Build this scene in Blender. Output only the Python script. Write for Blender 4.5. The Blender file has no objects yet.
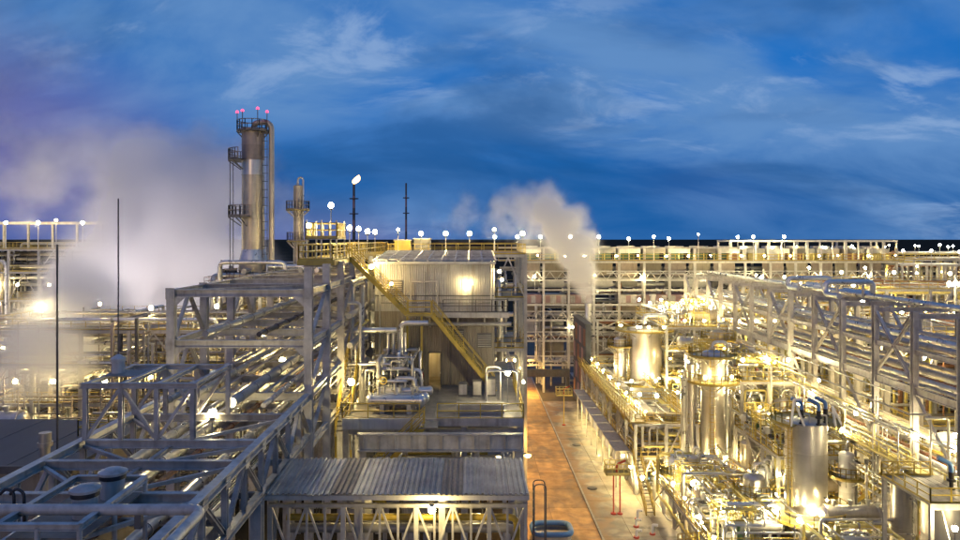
import bpy, math, random
from mathutils import Vector, Matrix

# ------------------------------------------------------------------ camera, sky, light, exposure
sc = bpy.context.scene
COL = sc.collection
R = math.radians
cam_data = bpy.data.cameras.new('camera')
cam = bpy.data.objects.new('camera', cam_data)
COL.objects.link(cam)
cam.location = (0, 0, 30)
cam.rotation_euler = (R(90), 0, 0)
cam_data.sensor_width = 36
cam_data.lens = 27
cam_data.shift_x = 10 / 960
cam_data.shift_y = -32 / 960
cam_data.clip_start = 0.5
cam_data.clip_end = 20000
sc.camera = cam

world = bpy.data.worlds.new('World')
sc.world = world
world.use_nodes = True
nt = world.node_tree
nt.nodes.clear()


def N(tree, typ, **kw):
    n = tree.nodes.new(typ)
    for k, v in kw.items():
        if k.startswith('i_'):
            key = k[2:]
            n.inputs[int(key) if key.isdigit() else key.replace('_', ' ')].default_value = v
        else:
            setattr(n, k, v)
    return n


def build_world():
    L = nt.links.new
    out = N(nt, 'ShaderNodeOutputWorld')
    bg = N(nt, 'ShaderNodeBackground')
    bg.inputs['Strength'].default_value = 0.10
    sky = N(nt, 'ShaderNodeTexSky', sky_type='NISHITA', sun_disc=False)
    sky.sun_elevation = R(2)
    sky.sun_rotation = R(192)
    sky.dust_density = 0.3
    sky.ozone_density = 6.0
    tc = N(nt, 'ShaderNodeTexCoord')
    sep = N(nt, 'ShaderNodeSeparateXYZ')
    L(tc.outputs['Generated'], sep.inputs[0])
    # cloud deck seen in perspective: direction / (height + small)
    za = N(nt, 'ShaderNodeMath', operation='MAXIMUM', i_1=0.0)
    L(sep.outputs['Z'], za.inputs[0])
    zb = N(nt, 'ShaderNodeMath', operation='ADD', i_1=0.45)
    L(za.outputs[0], zb.inputs[0])
    dx = N(nt, 'ShaderNodeMath', operation='DIVIDE')
    L(sep.outputs['X'], dx.inputs[0]); L(zb.outputs[0], dx.inputs[1])
    dy = N(nt, 'ShaderNodeMath', operation='DIVIDE')
    L(sep.outputs['Y'], dy.inputs[0]); L(zb.outputs[0], dy.inputs[1])
    cmb = N(nt, 'ShaderNodeCombineXYZ')
    L(dx.outputs[0], cmb.inputs[0]); L(dy.outputs[0], cmb.inputs[1])

    def layer(loc, rot, scl, scale, detail, rough, dist):
        mp = N(nt, 'ShaderNodeMapping')
        mp.inputs['Rotation'].default_value = (0, 0, R(rot))
        mp.inputs['Location'].default_value = (*loc, 0.0)
        mp.inputs['Scale'].default_value = (*scl, 1.0)
        L(cmb.outputs[0], mp.inputs[0])
        n = N(nt, 'ShaderNodeTexNoise', noise_dimensions='2D')
        n.inputs['Scale'].default_value = scale
        n.inputs['Detail'].default_value = detail
        n.inputs['Roughness'].default_value = rough
        n.inputs['Distortion'].default_value = dist
        L(mp.outputs[0], n.inputs['Vector'])
        return n.outputs['Fac']

    def ramp(src, a, b, lo=0.0, hi=1.0):
        m = N(nt, 'ShaderNodeMapRange', interpolation_type='SMOOTHSTEP')
        m.inputs[1].default_value = a; m.inputs[2].default_value = b
        m.inputs[3].default_value = lo; m.inputs[4].default_value = hi
        L(src, m.inputs[0])
        return m.outputs[0]

    def mul(a, b):
        m = N(nt, 'ShaderNodeMath', operation='MULTIPLY')
        L(a, m.inputs[0]); L(b, m.inputs[1])
        return m.outputs[0]

    def mixc(fac, a, col):
        m = N(nt, 'ShaderNodeMix', data_type='RGBA', blend_type='MIX')
        L(fac, m.inputs[0]); L(a, m.inputs[6]); m.inputs[7].default_value = (*col, 1)
        return m.outputs[2]

    # deep blue of the physical sky after sunset
    sepc = N(nt, 'ShaderNodeSeparateColor')
    L(sky.outputs[0], sepc.inputs[0])
    flo = N(nt, 'ShaderNodeMath', operation='MAXIMUM', i_1=1.05)
    L(sepc.outputs['Blue'], flo.inputs[0])
    tint = N(nt, 'ShaderNodeMix', data_type='RGBA', blend_type='MULTIPLY')
    tint.inputs[0].default_value = 1.0
    L(flo.outputs[0], tint.inputs[6])
    tint.inputs[7].default_value = (0.09, 0.95, 3.15, 1)
    col = tint.outputs[2]
    broad = layer(SK['broad'], 30, (.8, 1.2), 1.0, 2, .5, 0)
    fine = layer(SK['fine'], -30, (.75, 1.35), 2.4, 8, .53, .3)
    body = mul(ramp(broad, .36, .60, .3, 1.0), ramp(fine, .30, .64))
    col = mixc(body, col, (1.05, 2.4, 5.0))
    wisps = mul(ramp(broad, .46, .64), ramp(layer(SK['wisp'], -28, (.8, 1.5), 4.2, 8, .62, .3), .48, .70, 0, .8))
    col = mixc(wisps, col, (2.3, 3.6, 6.0))
    # dark cloud bellies
    dark = ramp(layer(SK['dark'], 20, (.7, 1.3), 1.8, 6, .53, .3), .46, .68, 0, .65)
    col = mixc(dark, col, (0.12, 0.80, 2.5))
    lil = ramp(layer(SK['lilac'], 0, (1, 1), .55, 1, .5, 0), .52, .72, 0, .7)
    col = mixc(lil, col, (2.0, 1.6, 3.7))
    L(col, bg.inputs['Color'])
    L(bg.outputs[0], out.inputs['Surface'])


SK = dict(broad=(12.4, 1.7), fine=(3.2, 5.3), wisp=(6.0, 1.0), dark=(7.0, 7.0), lilac=(40.0, 22.0))
build_world()

sun_data = bpy.data.lights.new('sun', 'SUN')
sun_data.energy = 0.30
sun_data.angle = R(20)
sun_data.color = (1.0, 0.64, 0.32)
sun = bpy.data.objects.new('sun', sun_data)
sun.rotation_euler = (R(82), 0, R(-12))
COL.objects.link(sun)

sc.view_settings.view_transform = 'Standard'
sc.view_settings.look = 'None'
sc.view_settings.gamma = 1
sc.view_settings.exposure = 0.15
sc.view_settings.use_curve_mapping = False
sc.render.engine = 'CYCLES'
cy = sc.cycles
cy.use_denoising = True
cy.use_adaptive_sampling = True
cy.adaptive_threshold = 0.015
cy.use_light_tree = True
cy.max_bounces = 7
cy.diffuse_bounces = 2
cy.glossy_bounces = 3
cy.transmission_bounces = 2
cy.transparent_max_bounces = 8
cy.volume_bounces = 3
cy.volume_step_rate = 0.45
cy.volume_max_steps = 128
cy.sample_clamp_indirect = 4
cy.sample_clamp_direct = 0
cy.caustics_reflective = False
cy.caustics_refractive = False

rnd = random.Random(7)


# ------------------------------------------------------------------ materials
def mat(name, base, rough=0.55, metal=0.0, var=0.25, scale=0.8, streak=0.0, streak_col=(0.10, 0.06, 0.03), bump=0.0, rust=0.0, spec=0.5):
    m = bpy.data.materials.new(name)
    m.use_nodes = True
    t = m.node_tree
    L = t.links.new
    b = t.nodes['Principled BSDF']
    b.inputs['Metallic'].default_value = metal
    b.inputs['Specular IOR Level'].default_value = spec
    geo = N(t, 'ShaderNodeNewGeometry')
    nz = N(t, 'ShaderNodeTexNoise')
    nz.inputs['Scale'].default_value = scale
    nz.inputs['Detail'].default_value = 5
    nz.inputs['Roughness'].default_value = 0.65
    L(geo.outputs['Position'], nz.inputs['Vector'])
    mr = N(t, 'ShaderNodeMapRange')
    mr.inputs[1].default_value = 0.3
    mr.inputs[2].default_value = 0.7
    mr.inputs[3].default_value = 1 - var
    mr.inputs[4].default_value = 1 + var
    L(nz.outputs['Fac'], mr.inputs[0])
    mul = N(t, 'ShaderNodeMix', data_type='RGBA', blend_type='MULTIPLY')
    mul.inputs[0].default_value = 1
    mul.inputs[6].default_value = (*base, 1)
    L(mr.outputs[0], mul.inputs[7])
    col = mul.outputs[2]
    # each object a little different from its neighbours
    oi = N(t, 'ShaderNodeObjectInfo')
    mr3 = N(t, 'ShaderNodeMapRange')
    mr3.inputs[3].default_value = 0.86
    mr3.inputs[4].default_value = 1.12
    L(oi.outputs['Random'], mr3.inputs[0])
    mul2 = N(t, 'ShaderNodeMix', data_type='RGBA', blend_type='MULTIPLY')
    mul2.inputs[0].default_value = 1
    L(col, mul2.inputs[6]); L(mr3.outputs[0], mul2.inputs[7])
    col = mul2.outputs[2]
    if streak > 0:
        mp = N(t, 'ShaderNodeMapping')
        mp.inputs['Scale'].default_value = (2.2, 2.2, 0.22)
        L(geo.outputs['Position'], mp.inputs[0])
        n2 = N(t, 'ShaderNodeTexNoise')
        n2.inputs['Scale'].default_value = 1.3
        n2.inputs['Detail'].default_value = 6
        L(mp.outputs[0], n2.inputs['Vector'])
        m2 = N(t, 'ShaderNodeMapRange')
        m2.inputs[1].default_value = 0.5
        m2.inputs[2].default_value = 0.75
        m2.inputs[3].default_value = 0
        m2.inputs[4].default_value = streak
        L(n2.outputs['Fac'], m2.inputs[0])
        mx = N(t, 'ShaderNodeMix', data_type='RGBA', blend_type='MIX')
        L(m2.outputs[0], mx.inputs[0]); L(col, mx.inputs[6])
        mx.inputs[7].default_value = (*streak_col, 1)
        col = mx.outputs[2]
    L(col, b.inputs['Base Color'])
    mrr = N(t, 'ShaderNodeMapRange')
    mrr.inputs[3].default_value = max(0.05, rough - 0.14)
    mrr.inputs[4].default_value = min(1.0, rough + 0.14)
    L(nz.outputs['Fac'], mrr.inputs[0])
    L(mrr.outputs[0], b.inputs['Roughness'])
    if bump > 0:
        bp = N(t, 'ShaderNodeBump')
        bp.inputs['Strength'].default_value = bump
        bp.inputs['Distance'].default_value = 0.05
        nb = N(t, 'ShaderNodeTexNoise')
        nb.inputs['Scale'].default_value = scale * 5
        nb.inputs['Detail'].default_value = 4
        L(geo.outputs['Position'], nb.inputs['Vector'])
        L(nb.outputs['Fac'], bp.inputs['Height'])
        L(bp.outputs[0], b.inputs['Normal'])
    return m


def emit(name, col, strength):
    m = bpy.data.materials.new(name)
    m.use_nodes = True
    t = m.node_tree
    t.nodes.clear()
    e = N(t, 'ShaderNodeEmission')
    e.inputs[0].default_value = (*col, 1)
    e.inputs[1].default_value = strength
    o = N(t, 'ShaderNodeOutputMaterial')
    t.links.new(e.outputs[0], o.inputs[0])
    return m


WARM = (1.0, 0.76, 0.32)
M = {
    'steel': mat('painted grey steel', (0.46, 0.43, 0.385), 0.36, 0.0, 0.28, 1.2, 0.45),
    'steel_pale': mat('pale galvanised steel', (0.50, 0.48, 0.44), 0.4, 0.25, 0.2, 1.5, 0.25),
    'steel_dark': mat('dark steel', (0.10, 0.095, 0.09), 0.55, 0.0, 0.3, 1.2, 0.2),
    'yellow': mat('yellow safety paint', (0.46, 0.33, 0.05), 0.45, 0.0, 0.2, 1.5, 0.25),
    'yellow_pale': mat('pale yellow paint', (0.62, 0.52, 0.16), 0.45, 0.0, 0.2, 1.5, 0.2),
    'clad': mat('aluminium cladding', (0.62, 0.59, 0.54), 0.34, 0.75, 0.14, 0.5, 0.3, (0.25, 0.17, 0.08)),
    'clad_warm': mat('weathered cladding', (0.50, 0.44, 0.34), 0.42, 0.55, 0.2, 0.6, 0.5, (0.20, 0.12, 0.06)),
    'pipe': mat('silver pipe lagging', (0.60, 0.59, 0.57), 0.3, 0.7, 0.15, 0.9, 0.15),
    'pipe_grey': mat('grey painted pipe', (0.36, 0.35, 0.33), 0.4, 0.1, 0.2, 0.9, 0.2),
    'pipe_dark': mat('dark pipe', (0.07, 0.06, 0.055), 0.5, 0.0, 0.3, 0.9),
    'pipe_rust': mat('rusty pipe', (0.26, 0.12, 0.06), 0.65, 0.0, 0.35, 1.5),
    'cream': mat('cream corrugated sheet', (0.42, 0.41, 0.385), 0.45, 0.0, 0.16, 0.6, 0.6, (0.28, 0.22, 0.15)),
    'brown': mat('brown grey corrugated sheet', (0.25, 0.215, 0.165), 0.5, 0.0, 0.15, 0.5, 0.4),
    'roofsheet': mat('weathered roof sheet', (0.34, 0.325, 0.29), 0.45, 0.3, 0.4, 0.9, 0.0),
    'roof_sheen': mat('dark glazed roof', (0.07, 0.08, 0.10), 0.22, 0.0, 0.25, 0.8, 0.0),
    'roof_old': mat('older roof sheet', (0.24, 0.19, 0.14), 0.55, 0.2, 0.45, 1.1, 0.0),
    'roofdark': mat('dark roof', (0.06, 0.065, 0.075), 0.6, 0.0, 0.3, 0.6),
    'deck': mat('steel deck plate', (0.22, 0.20, 0.17), 0.55, 0.1, 0.35, 1.2, 0.2, bump=0.2),
    'deck_yellow': mat('ochre deck edge', (0.36, 0.29, 0.09), 0.55, 0.0, 0.3, 1.2),
    'white': mat('white tank paint', (0.78, 0.77, 0.74), 0.4, 0.0, 0.08, 0.4, 0.3, (0.35, 0.28, 0.2)),
    'fascia': mat('pale fascia', (0.55, 0.53, 0.48), 0.5, 0.0, 0.15, 0.8, 0.4),
    'red': mat('red paint', (0.45, 0.05, 0.03), 0.45, 0.0, 0.2, 1.5),
    'orange': mat('orange paint', (0.65, 0.22, 0.03), 0.5, 0.0, 0.2, 1.5),
    'blue': mat('blue paint', (0.07, 0.17, 0.38), 0.35, 0.0, 0.15, 1.5),  # own colour of rim and handwheels; painted sky reflection on valve outlets
    'black': mat('black rubber', (0.02, 0.02, 0.022), 0.5, 0.0, 0.2, 2),
    'green': mat('green machine paint', (0.08, 0.16, 0.07), 0.45, 0.0, 0.2, 1.5),
    'pinkish': mat('dull red cooler panel', (0.33, 0.20, 0.19), 0.5, 0.0, 0.2, 0.6, 0.3),
    'stack': mat('stack metal', (0.30, 0.25, 0.22), 0.5, 0.3, 0.25, 0.6, 0.4),
    'bulb': emit('lamp glow', WARM, 420),
    'bulb_far': emit('lamp glow far', WARM, 400),
    'bulb_big': emit('floodlight glow', (1.0, 0.82, 0.48), 380),
    'bulb_dim': emit('lamp glow dim', (1.0, 0.67, 0.22), 290),
    'bulb_hot': emit('lamp glow hot', (1.0, 0.83, 0.44), 520),
    'bulb_far_dim': emit('lamp glow far dim', (1.0, 0.67, 0.22), 280),
    'bulb_far_hot': emit('lamp glow far hot', (1.0, 0.83, 0.44), 480),
    'bulb_white': emit('floodlight white', (1.0, 0.90, 0.88), 800),  # only for the floodlights added to brighten the steam
    'bulb_red': emit('red beacon glow', (1.0, 0.05, 0.12), 4),
    'bulb_orange': emit('sodium lamp glow', (1.0, 0.56, 0.13), 800),
    'flame': emit('flame', (1.0, 0.55, 0.2), 6),
}


# ------------------------------------------------------------------ builders
KIDS = {}
ORG = {}


def link(o, parent=None, origin=None):
    COL.objects.link(o)
    if parent is not None:
        o.parent = parent
        KIDS.setdefault(parent.name, []).append(o)
    ORG[o.name] = Vector(origin) if origin is not None else (ORG[parent.name].copy() if parent is not None else Vector((0, 0, 0)))
    return o


def tag(o, label=None, cat=None, group=None, kind=None):
    if label: o['label'] = label
    if cat: o['category'] = cat
    if group: o['group'] = group
    if kind: o['kind'] = kind
    return o


def thing(name, label, cat, loc=(0, 0, 0), group=None):
    o = bpy.data.objects.new(name, None)
    o.location = loc
    o.empty_display_size = 0.2
    link(o, None, loc)
    return tag(o, label, cat, group)


def copy_tree(o, parent=None):
    c = o.copy()
    link(c, parent, ORG[o.name])
    for ch in KIDS.get(o.name, []):
        copy_tree(ch, c)
    return c


def put(o, loc, rz=0.0):
    o.location = loc
    o.rotation_euler = (0, 0, rz)
    return o


def orient(d):
    z = d.normalized()
    u = Vector((0, 0, 1)) if abs(z.z) < 0.99 else Vector((0, 1, 0))
    y = (u - z * u.dot(z)).normalized()
    x = y.cross(z)
    return x, y, z


class MB:
    def __init__(s):
        s.v = []; s.f = []; s.sm = []

    def quad_strip(s, rings, closed=True, smooth=True):
        n = len(rings[0])
        base = len(s.v)
        for r in rings: s.v += [tuple(p) for p in r]
        for i in range(len(rings) - 1):
            for j in range(n if closed else n - 1):
                k = (j + 1) % n
                s.f.append((base + i * n + j, base + i * n + k, base + (i + 1) * n + k, base + (i + 1) * n + j))
                s.sm.append(smooth)

    def cap(s, ring, flip=False):
        b = len(s.v)
        s.v += [tuple(p) for p in ring]
        idx = list(range(b, b + len(ring)))
        s.f.append(tuple(reversed(idx)) if flip else tuple(idx)); s.sm.append(False)

    def box(s, lo, hi):
        x0, y0, z0 = lo; x1, y1, z1 = hi
        b = len(s.v)
        s.v += [(x0, y0, z0), (x1, y0, z0), (x1, y1, z0), (x0, y1, z0), (x0, y0, z1), (x1, y0, z1), (x1, y1, z1), (x0, y1, z1)]
        for q in ((0, 3, 2, 1), (4, 5, 6, 7), (0, 1, 5, 4), (1, 2, 6, 5), (2, 3, 7, 6), (3, 0, 4, 7)):
            s.f.append(tuple(b + i for i in q)); s.sm.append(False)
        return s

    def bar(s, p0, p1, w, h=None, n=4):
        h = h or w
        p0 = Vector(p0); p1 = Vector(p1)
        if (p1 - p0).length < 1e-5: return s
        x, y, z = orient(p1 - p0)
        if n == 4:
            prof = [x * (w / 2) * a + y * (h / 2) * c for a, c in ((-1, -1), (1, -1), (1, 1), (-1, 1))]
            sm = False
        else:
            prof = [x * (w / 2) * math.cos(2 * math.pi * i / n) + y * (h / 2) * math.sin(2 * math.pi * i / n) for i in range(n)]
            sm = True
        r0 = [p0 + q for q in prof]; r1 = [p1 + q for q in prof]
        s.quad_strip([r0, r1], True, sm)
        s.cap(r0, True); s.cap(r1)
        return s

    def tube(s, pts, r, n=8, fillet=None, seg=3, caps=True):
        pts = [Vector(p) for p in pts]
        if fillet is None: fillet = r * 2.4
        path = [pts[0]]
        for i in range(1, len(pts) - 1):
            a = pts[i - 1] - pts[i]; b = pts[i + 1] - pts[i]
            fl = min(fillet, a.length * 0.48, b.length * 0.48)
            pa = pts[i] + a.normalized() * fl; pb = pts[i] + b.normalized() * fl
            for k in range(seg + 1):
                t = k / seg
                path.append(pa * (1 - t) ** 2 + pts[i] * 2 * t * (1 - t) + pb * t * t)
        path.append(pts[-1])
        d0 = (path[1] - path[0])
        x, y, z = orient(d0)
        rings = []
        for i, p in enumerate(path):
            if i == 0: d = path[1] - path[0]
            elif i == len(path) - 1: d = path[-1] - path[-2]
            else: d = (path[i + 1] - path[i]).normalized() + (path[i] - path[i - 1]).normalized()
            d = d.normalized()
            x = (x - d * x.dot(d)).normalized()
            y = d.cross(x)
            rings.append([p + x * r * math.cos(2 * math.pi * j / n) + y * r * math.sin(2 * math.pi * j / n) for j in range(n)])
        s.quad_strip(rings)
        if caps:
            s.cap(rings[0], True); s.cap(rings[-1])
        return s

    def lathe(s, c, prof, n=24, a0=0.0, a1=2 * math.pi, smooth=True, axis='z'):
        """prof: list of (radius, height) from bottom up; sharp breaks between segments with own vertices"""
        full = abs(a1 - a0 - 2 * math.pi) < 1e-4
        m = n if full else n + 1
        c = Vector(c)

        def ring(r, h):
            out = []
            for i in range(m):
                a = a0 + (a1 - a0) * i / n
                if axis == 'z': out.append(c + Vector((r * math.cos(a), r * math.sin(a), h)))
                elif axis == 'x': out.append(c + Vector((h, r * math.cos(a), r * math.sin(a))))
                else: out.append(c + Vector((r * math.sin(a), h, r * math.cos(a))))
            return out
        for (r0, h0), (r1, h1) in zip(prof[:-1], prof[1:]):
            s.quad_strip([ring(r0, h0), ring(r1, h1)], full, smooth)
        return s

    def dome(s, c, r, hgt, n=24, k=5, axis='z', sgn=1):
        c = Vector(c)
        rings = []
        for i in range(k + 1):
            t = i / k * math.pi / 2
            rr = max(r * math.cos(t), 0.002); hh = hgt * math.sin(t) * sgn
            ring = []
            for j in range(n):
                a = 2 * math.pi * j / n
                if axis == 'z': ring.append(c + Vector((rr * math.cos(a), rr * math.sin(a), hh)))
                elif axis == 'x': ring.append(c + Vector((hh, rr * math.cos(a), rr * math.sin(a))))
                else: ring.append(c + Vector((rr * math.sin(a), hh, rr * math.cos(a))))
            rings.append(ring)
        s.quad_strip(rings)
        return s

    def mesh(s, name, material, off=(0, 0, 0)):
        ox, oy, oz = off
        me = bpy.data.meshes.new(name)
        me.from_pydata([(x - ox, y - oy, z - oz) for x, y, z in s.v], [], s.f)
        me.polygons.foreach_set('use_smooth', s.sm)
        me.materials.append(M[material])
        me.update()
        return me

    def build(s, name, material, parent=None, kind=None, origin=None):
        off = ORG[parent.name] if parent is not None else (origin or (0, 0, 0))
        o = bpy.data.objects.new(name, s.mesh(name, material, off))
        if parent is None: o.location = off
        link(o, parent, off)
        if kind: o['kind'] = kind
        return o


UNIT = {}


def unit(kind, material):
    key = (kind, material)
    if key in UNIT: return UNIT[key]
    mb = MB()
    if kind == 'box':
        mb.box((-.5, -.5, 0), (.5, .5, 1))
    elif kind == 'tube':
        mb.bar((0, 0, 0), (0, 0, 1), 1, 1, 10)
    elif kind == 'H':
        t = 0.11; w = 0.07
        prof = [(-.5, -.5), (.5, -.5), (.5, -.5 + t), (w, -.5 + t), (w, .5 - t), (.5, .5 - t), (.5, .5), (-.5, .5), (-.5, .5 - t), (-w, .5 - t), (-w, -.5 + t), (-.5, -.5 + t)]
        r0 = [Vector((a, b, 0)) for a, b in prof]; r1 = [Vector((a, b, 1)) for a, b in prof]
        mb.quad_strip([r0, r1], True, False)
        mb.cap(r0, True); mb.cap(r1)
    me = mb.mesh(kind + '_section', material)
    UNIT[key] = me
    return me


def piece(name, p0, p1, w, h, material, parent, kind='box'):
    p0 = Vector(p0); p1 = Vector(p1)
    x, y, z = orient(p1 - p0)
    o = bpy.data.objects.new(name, unit(kind, material))
    rot = Matrix((x, y, z)).transposed().to_4x4()
    off = ORG[parent.name] if parent is not None else Vector((0, 0, 0))
    o.matrix_basis = Matrix.Translation(p0 - off) @ rot @ Matrix.Diagonal((w, h, (p1 - p0).length, 1))
    link(o, parent)
    return o


def railing_into(mb, pts, hgt=1.1, step=1.5, t=0.06, rails=(1.0, 0.55), toe=True, closed=False):
    pts = [Vector(p) for p in pts]
    if closed: pts = pts + [pts[0]]
    for a, b in zip(pts[:-1], pts[1:]):
        n = max(1, int(round((b - a).length / step)))
        for i in range(n + 1):
            p = a.lerp(b, i / n)
            mb.bar(p, p + Vector((0, 0, hgt)), t)
        for r in rails:
            z = Vector((0, 0, hgt * r))
            mb.bar(a + z, b + z, t)
        if toe and abs((b - a).z) < 0.05:
            mb.bar(a + Vector((0, 0, .08)), b + Vector((0, 0, .08)), 0.02, 0.15)


def railing(pts, parent, material='yellow', **kw):
    mb = MB()
    railing_into(mb, pts, **kw)
    return mb.build('railing', material, parent)


def stairs_between(p0, p1, width, parent, side=(0, 1, 0), material='yellow', tread='deck', rails=True, step=0.26):
    """a flight from p0 (low) to p1 (high); side is the unit direction across the flight"""
    p0 = Vector(p0); p1 = Vector(p1); sd = Vector(side) * width
    for off in (Vector((0, 0, 0)), sd):
        piece('stringer', p0 + off, p1 + off, 0.08, 0.34, material, parent)
    n = max(3, int(abs(p1.z - p0.z) / step))
    d = (p1 - p0); d.z = 0; d = d.normalized() * 0.28
    for i in range(1, n):
        p = p0.lerp(p1, i / n)
        c = p + sd * 0.5
        o = piece('tread', p + sd * 0.04, p + sd * 0.96, 0.28, 0.05, tread, parent)
    if rails:
        mb = MB()
        for off in (Vector((0, 0, 0)), sd):
            railing_into(mb, [p0 + off, p1 + off], step=1.3, toe=False)
        mb.build('railing', material, parent)


LAMPS = []


def lamp_proto(kind, var=1):
    """standing at the origin; the bulb sits on top"""
    t = thing('area_lamp', 'lamp', 'lamp')
    if kind == 'tall':
        h, r, bm, w = 2.4, 0.20, 'bulb', 0.07
    elif kind == 'short':
        h, r, bm, w = 0.9, 0.17, 'bulb', 0.06
    elif kind == 'far':
        h, r, bm, w = 2.6, 0.22, 'bulb_far', 0.10
    elif kind == 'big':
        h, r, bm, w = 1.6, 0.36, 'bulb_big', 0.10
    elif kind == 'mast':
        h, r, bm, w = 4.6, 0.26, 'bulb_far', 0.14
    elif kind == 'tiny':
        h, r, bm, w = 0.9, 0.12, 'bulb', 0.05
    elif kind == 'sodium':
        h, r, bm, w = 3.0, 0.16, 'bulb_orange', 0.10
    r *= (.78, 1.0, 1.16)[var]; h *= (1.1, 1.0, .92)[var]; bm = bm + ('', '_dim', '_hot')[(var + 1) % 3] if bm in ('bulb', 'bulb_far') else bm
    piece('pole', (0, 0, 0), (0, 0, h - r * 0.9), w, w, 'steel_pale', t, 'tube')
    mb = MB(); mb.lathe((0, 0, h - r * 1.1), [(w * 0.6, -.12), (r * 0.75, -.06), (r * 0.75, 0.03), (0.01, 0.03)], 10)
    mb.build('socket', 'steel_dark', t)
    mb = MB()
    rings = []
    for i in range(7):
        a = -math.pi / 2 + math.pi * i / 6
        rings.append([(max(0.002, r * math.cos(a)) * math.cos(2 * math.pi * j / 8), max(0.002, r * math.cos(a)) * math.sin(2 * math.pi * j / 8), h + r * math.sin(a)) for j in range(8)])
    mb.quad_strip(rings)
    mb.build('globe', bm, t)
    mb = MB(); mb.lathe((0, 0, h + r), [(r * 0.7, 0.0), (r * 0.55, 0.05), (0.01, 0.07)], 10)
    mb.build('cap', 'steel_dark', t)
    return t, h


PROTO = {}


def lamp(foot, label, group, kind='tall'):
    var = rnd.choice((0, 1, 1, 2)); key = (kind, var)
    if key not in PROTO:
        PROTO[key] = [*lamp_proto(kind, var), False]
    t, h, used = PROTO[key]
    o = t if not used else copy_tree(t)
    PROTO[key][2] = True
    o.location = foot
    o['label'] = label
    o['category'] = 'lamp'
    o['group'] = group
    LAMPS.append(o)
    return o


def wall_lamp(p, out, label, group, r=0.16, bm='bulb'):
    """floodlight bracketed off a wall or column: p on the wall, out = direction"""
    p = Vector(p); out = Vector(out).normalized()
    t = thing('wall_lamp', label, 'lamp', p, group)
    piece('bracket', p, p + out * 0.45, 0.06, 0.06, 'steel_dark', t)
    q = p + out * 0.5
    mb = MB()
    rings = []
    for i in range(7):
        a = -math.pi / 2 + math.pi * i / 6
        rings.append([(q.x + max(0.002, r * math.cos(a)) * math.cos(2 * math.pi * j / 8), q.y + max(0.002, r * math.cos(a)) * math.sin(2 * math.pi * j / 8), q.z - r * 0.6 + r * math.sin(a)) for j in range(8)])
    mb.quad_strip(rings)
    mb.build('globe', bm, t)
    mb = MB(); mb.lathe((q.x, q.y, q.z + r * 0.42), [(r * 0.8, 0), (r * 0.6, 0.08), (0.01, 0.1)], 10)
    mb.build('cap', 'steel_dark', t)
    return t


def lin(a, b, n):
    return [a + (b - a) * i / n for i in range(n + 1)]


def structure_block(name, label, cat, x0, x1, y0, y1, levels, nx, ny, steel='steel_pale', cw=0.35, bw=0.3, deck='deck', rail='yellow', brace=True,
                    decks=None, group=None, z0=0.0, front_only=False, roof_ext=0.0, truss=False):
    t = thing(name, label, cat, ((x0 + x1) / 2, (y0 + y1) / 2, z0), group)
    xs = lin(x0, x1, nx); ys = lin(y0, y1, ny)
    top = levels[-1]
    for x in xs:
        for y in ys:
            piece('column', (x, y, z0), (x, y, top + roof_ext), cw, cw, steel, t, 'H')
    prev = z0
    for li, z in enumerate(levels):
        for y in ys:
            for a, b in zip(xs[:-1], xs[1:]):
                piece('beam', (a + cw / 2, y, z - bw / 2), (b - cw / 2, y, z - bw / 2), bw * 0.7, bw, steel, t, 'H')
        for x in xs:
            for a, b in zip(ys[:-1], ys[1:]):
                piece('beam', (x, a + cw / 2, z - bw / 2), (x, b - cw / 2, z - bw / 2), bw * 0.7, bw, steel, t, 'H')
        if brace:
            # camera-facing front row and the road side
            for i, (a, b) in enumerate(zip(xs[:-1], xs[1:])):
                if (i + li) % 2 == 0:
                    mid = (a + b) / 2
                    piece('brace', (a + .1, y0, prev + .1), (mid, y0, z - bw), 0.14, 0.14, steel, t)
                    piece('brace', (b - .1, y0, prev + .1), (mid, y0, z - bw), 0.14, 0.14, steel, t)
            for j, (a, b) in enumerate(zip(ys[:-1], ys[1:])):
                if (j + li) % 2 == 0:
                    xx = x0 if x0 > 0 else x1
                    piece('brace', (xx, a + .1, prev + .1), (xx, b - .1, z - bw), 0.14, 0.14, steel, t)
                    piece('brace', (xx, b - .1, prev + .1), (xx, a + .1, z - bw), 0.12, 0.12, steel, t)
        if decks is None or decks[li]:
            mb = MB()
            d = decks[li] if decks else 1.0
            cells = [(i, j) for i in range(nx) for j in range(ny)]
            if d < 1.0:
                cells = [c for k, c in enumerate(cells) if ((k * 7 + li * 3) % 10) / 10.0 < d]
            for i, j in cells:
                mb2 = MB()
                mb2.box((xs[i] + .01, ys[j] + .01, z + .004), (xs[i + 1] - .01, ys[j + 1] - .01, z + .06))
                mb2.build('deck_panel', deck, t)
            if rail:
                railing([(x0, y0, z + .05), (x1, y0, z + .05), (x1, y1, z + .05), (x0, y1, z + .05)], t, rail, closed=True)
        prev = z
    return t


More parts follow.
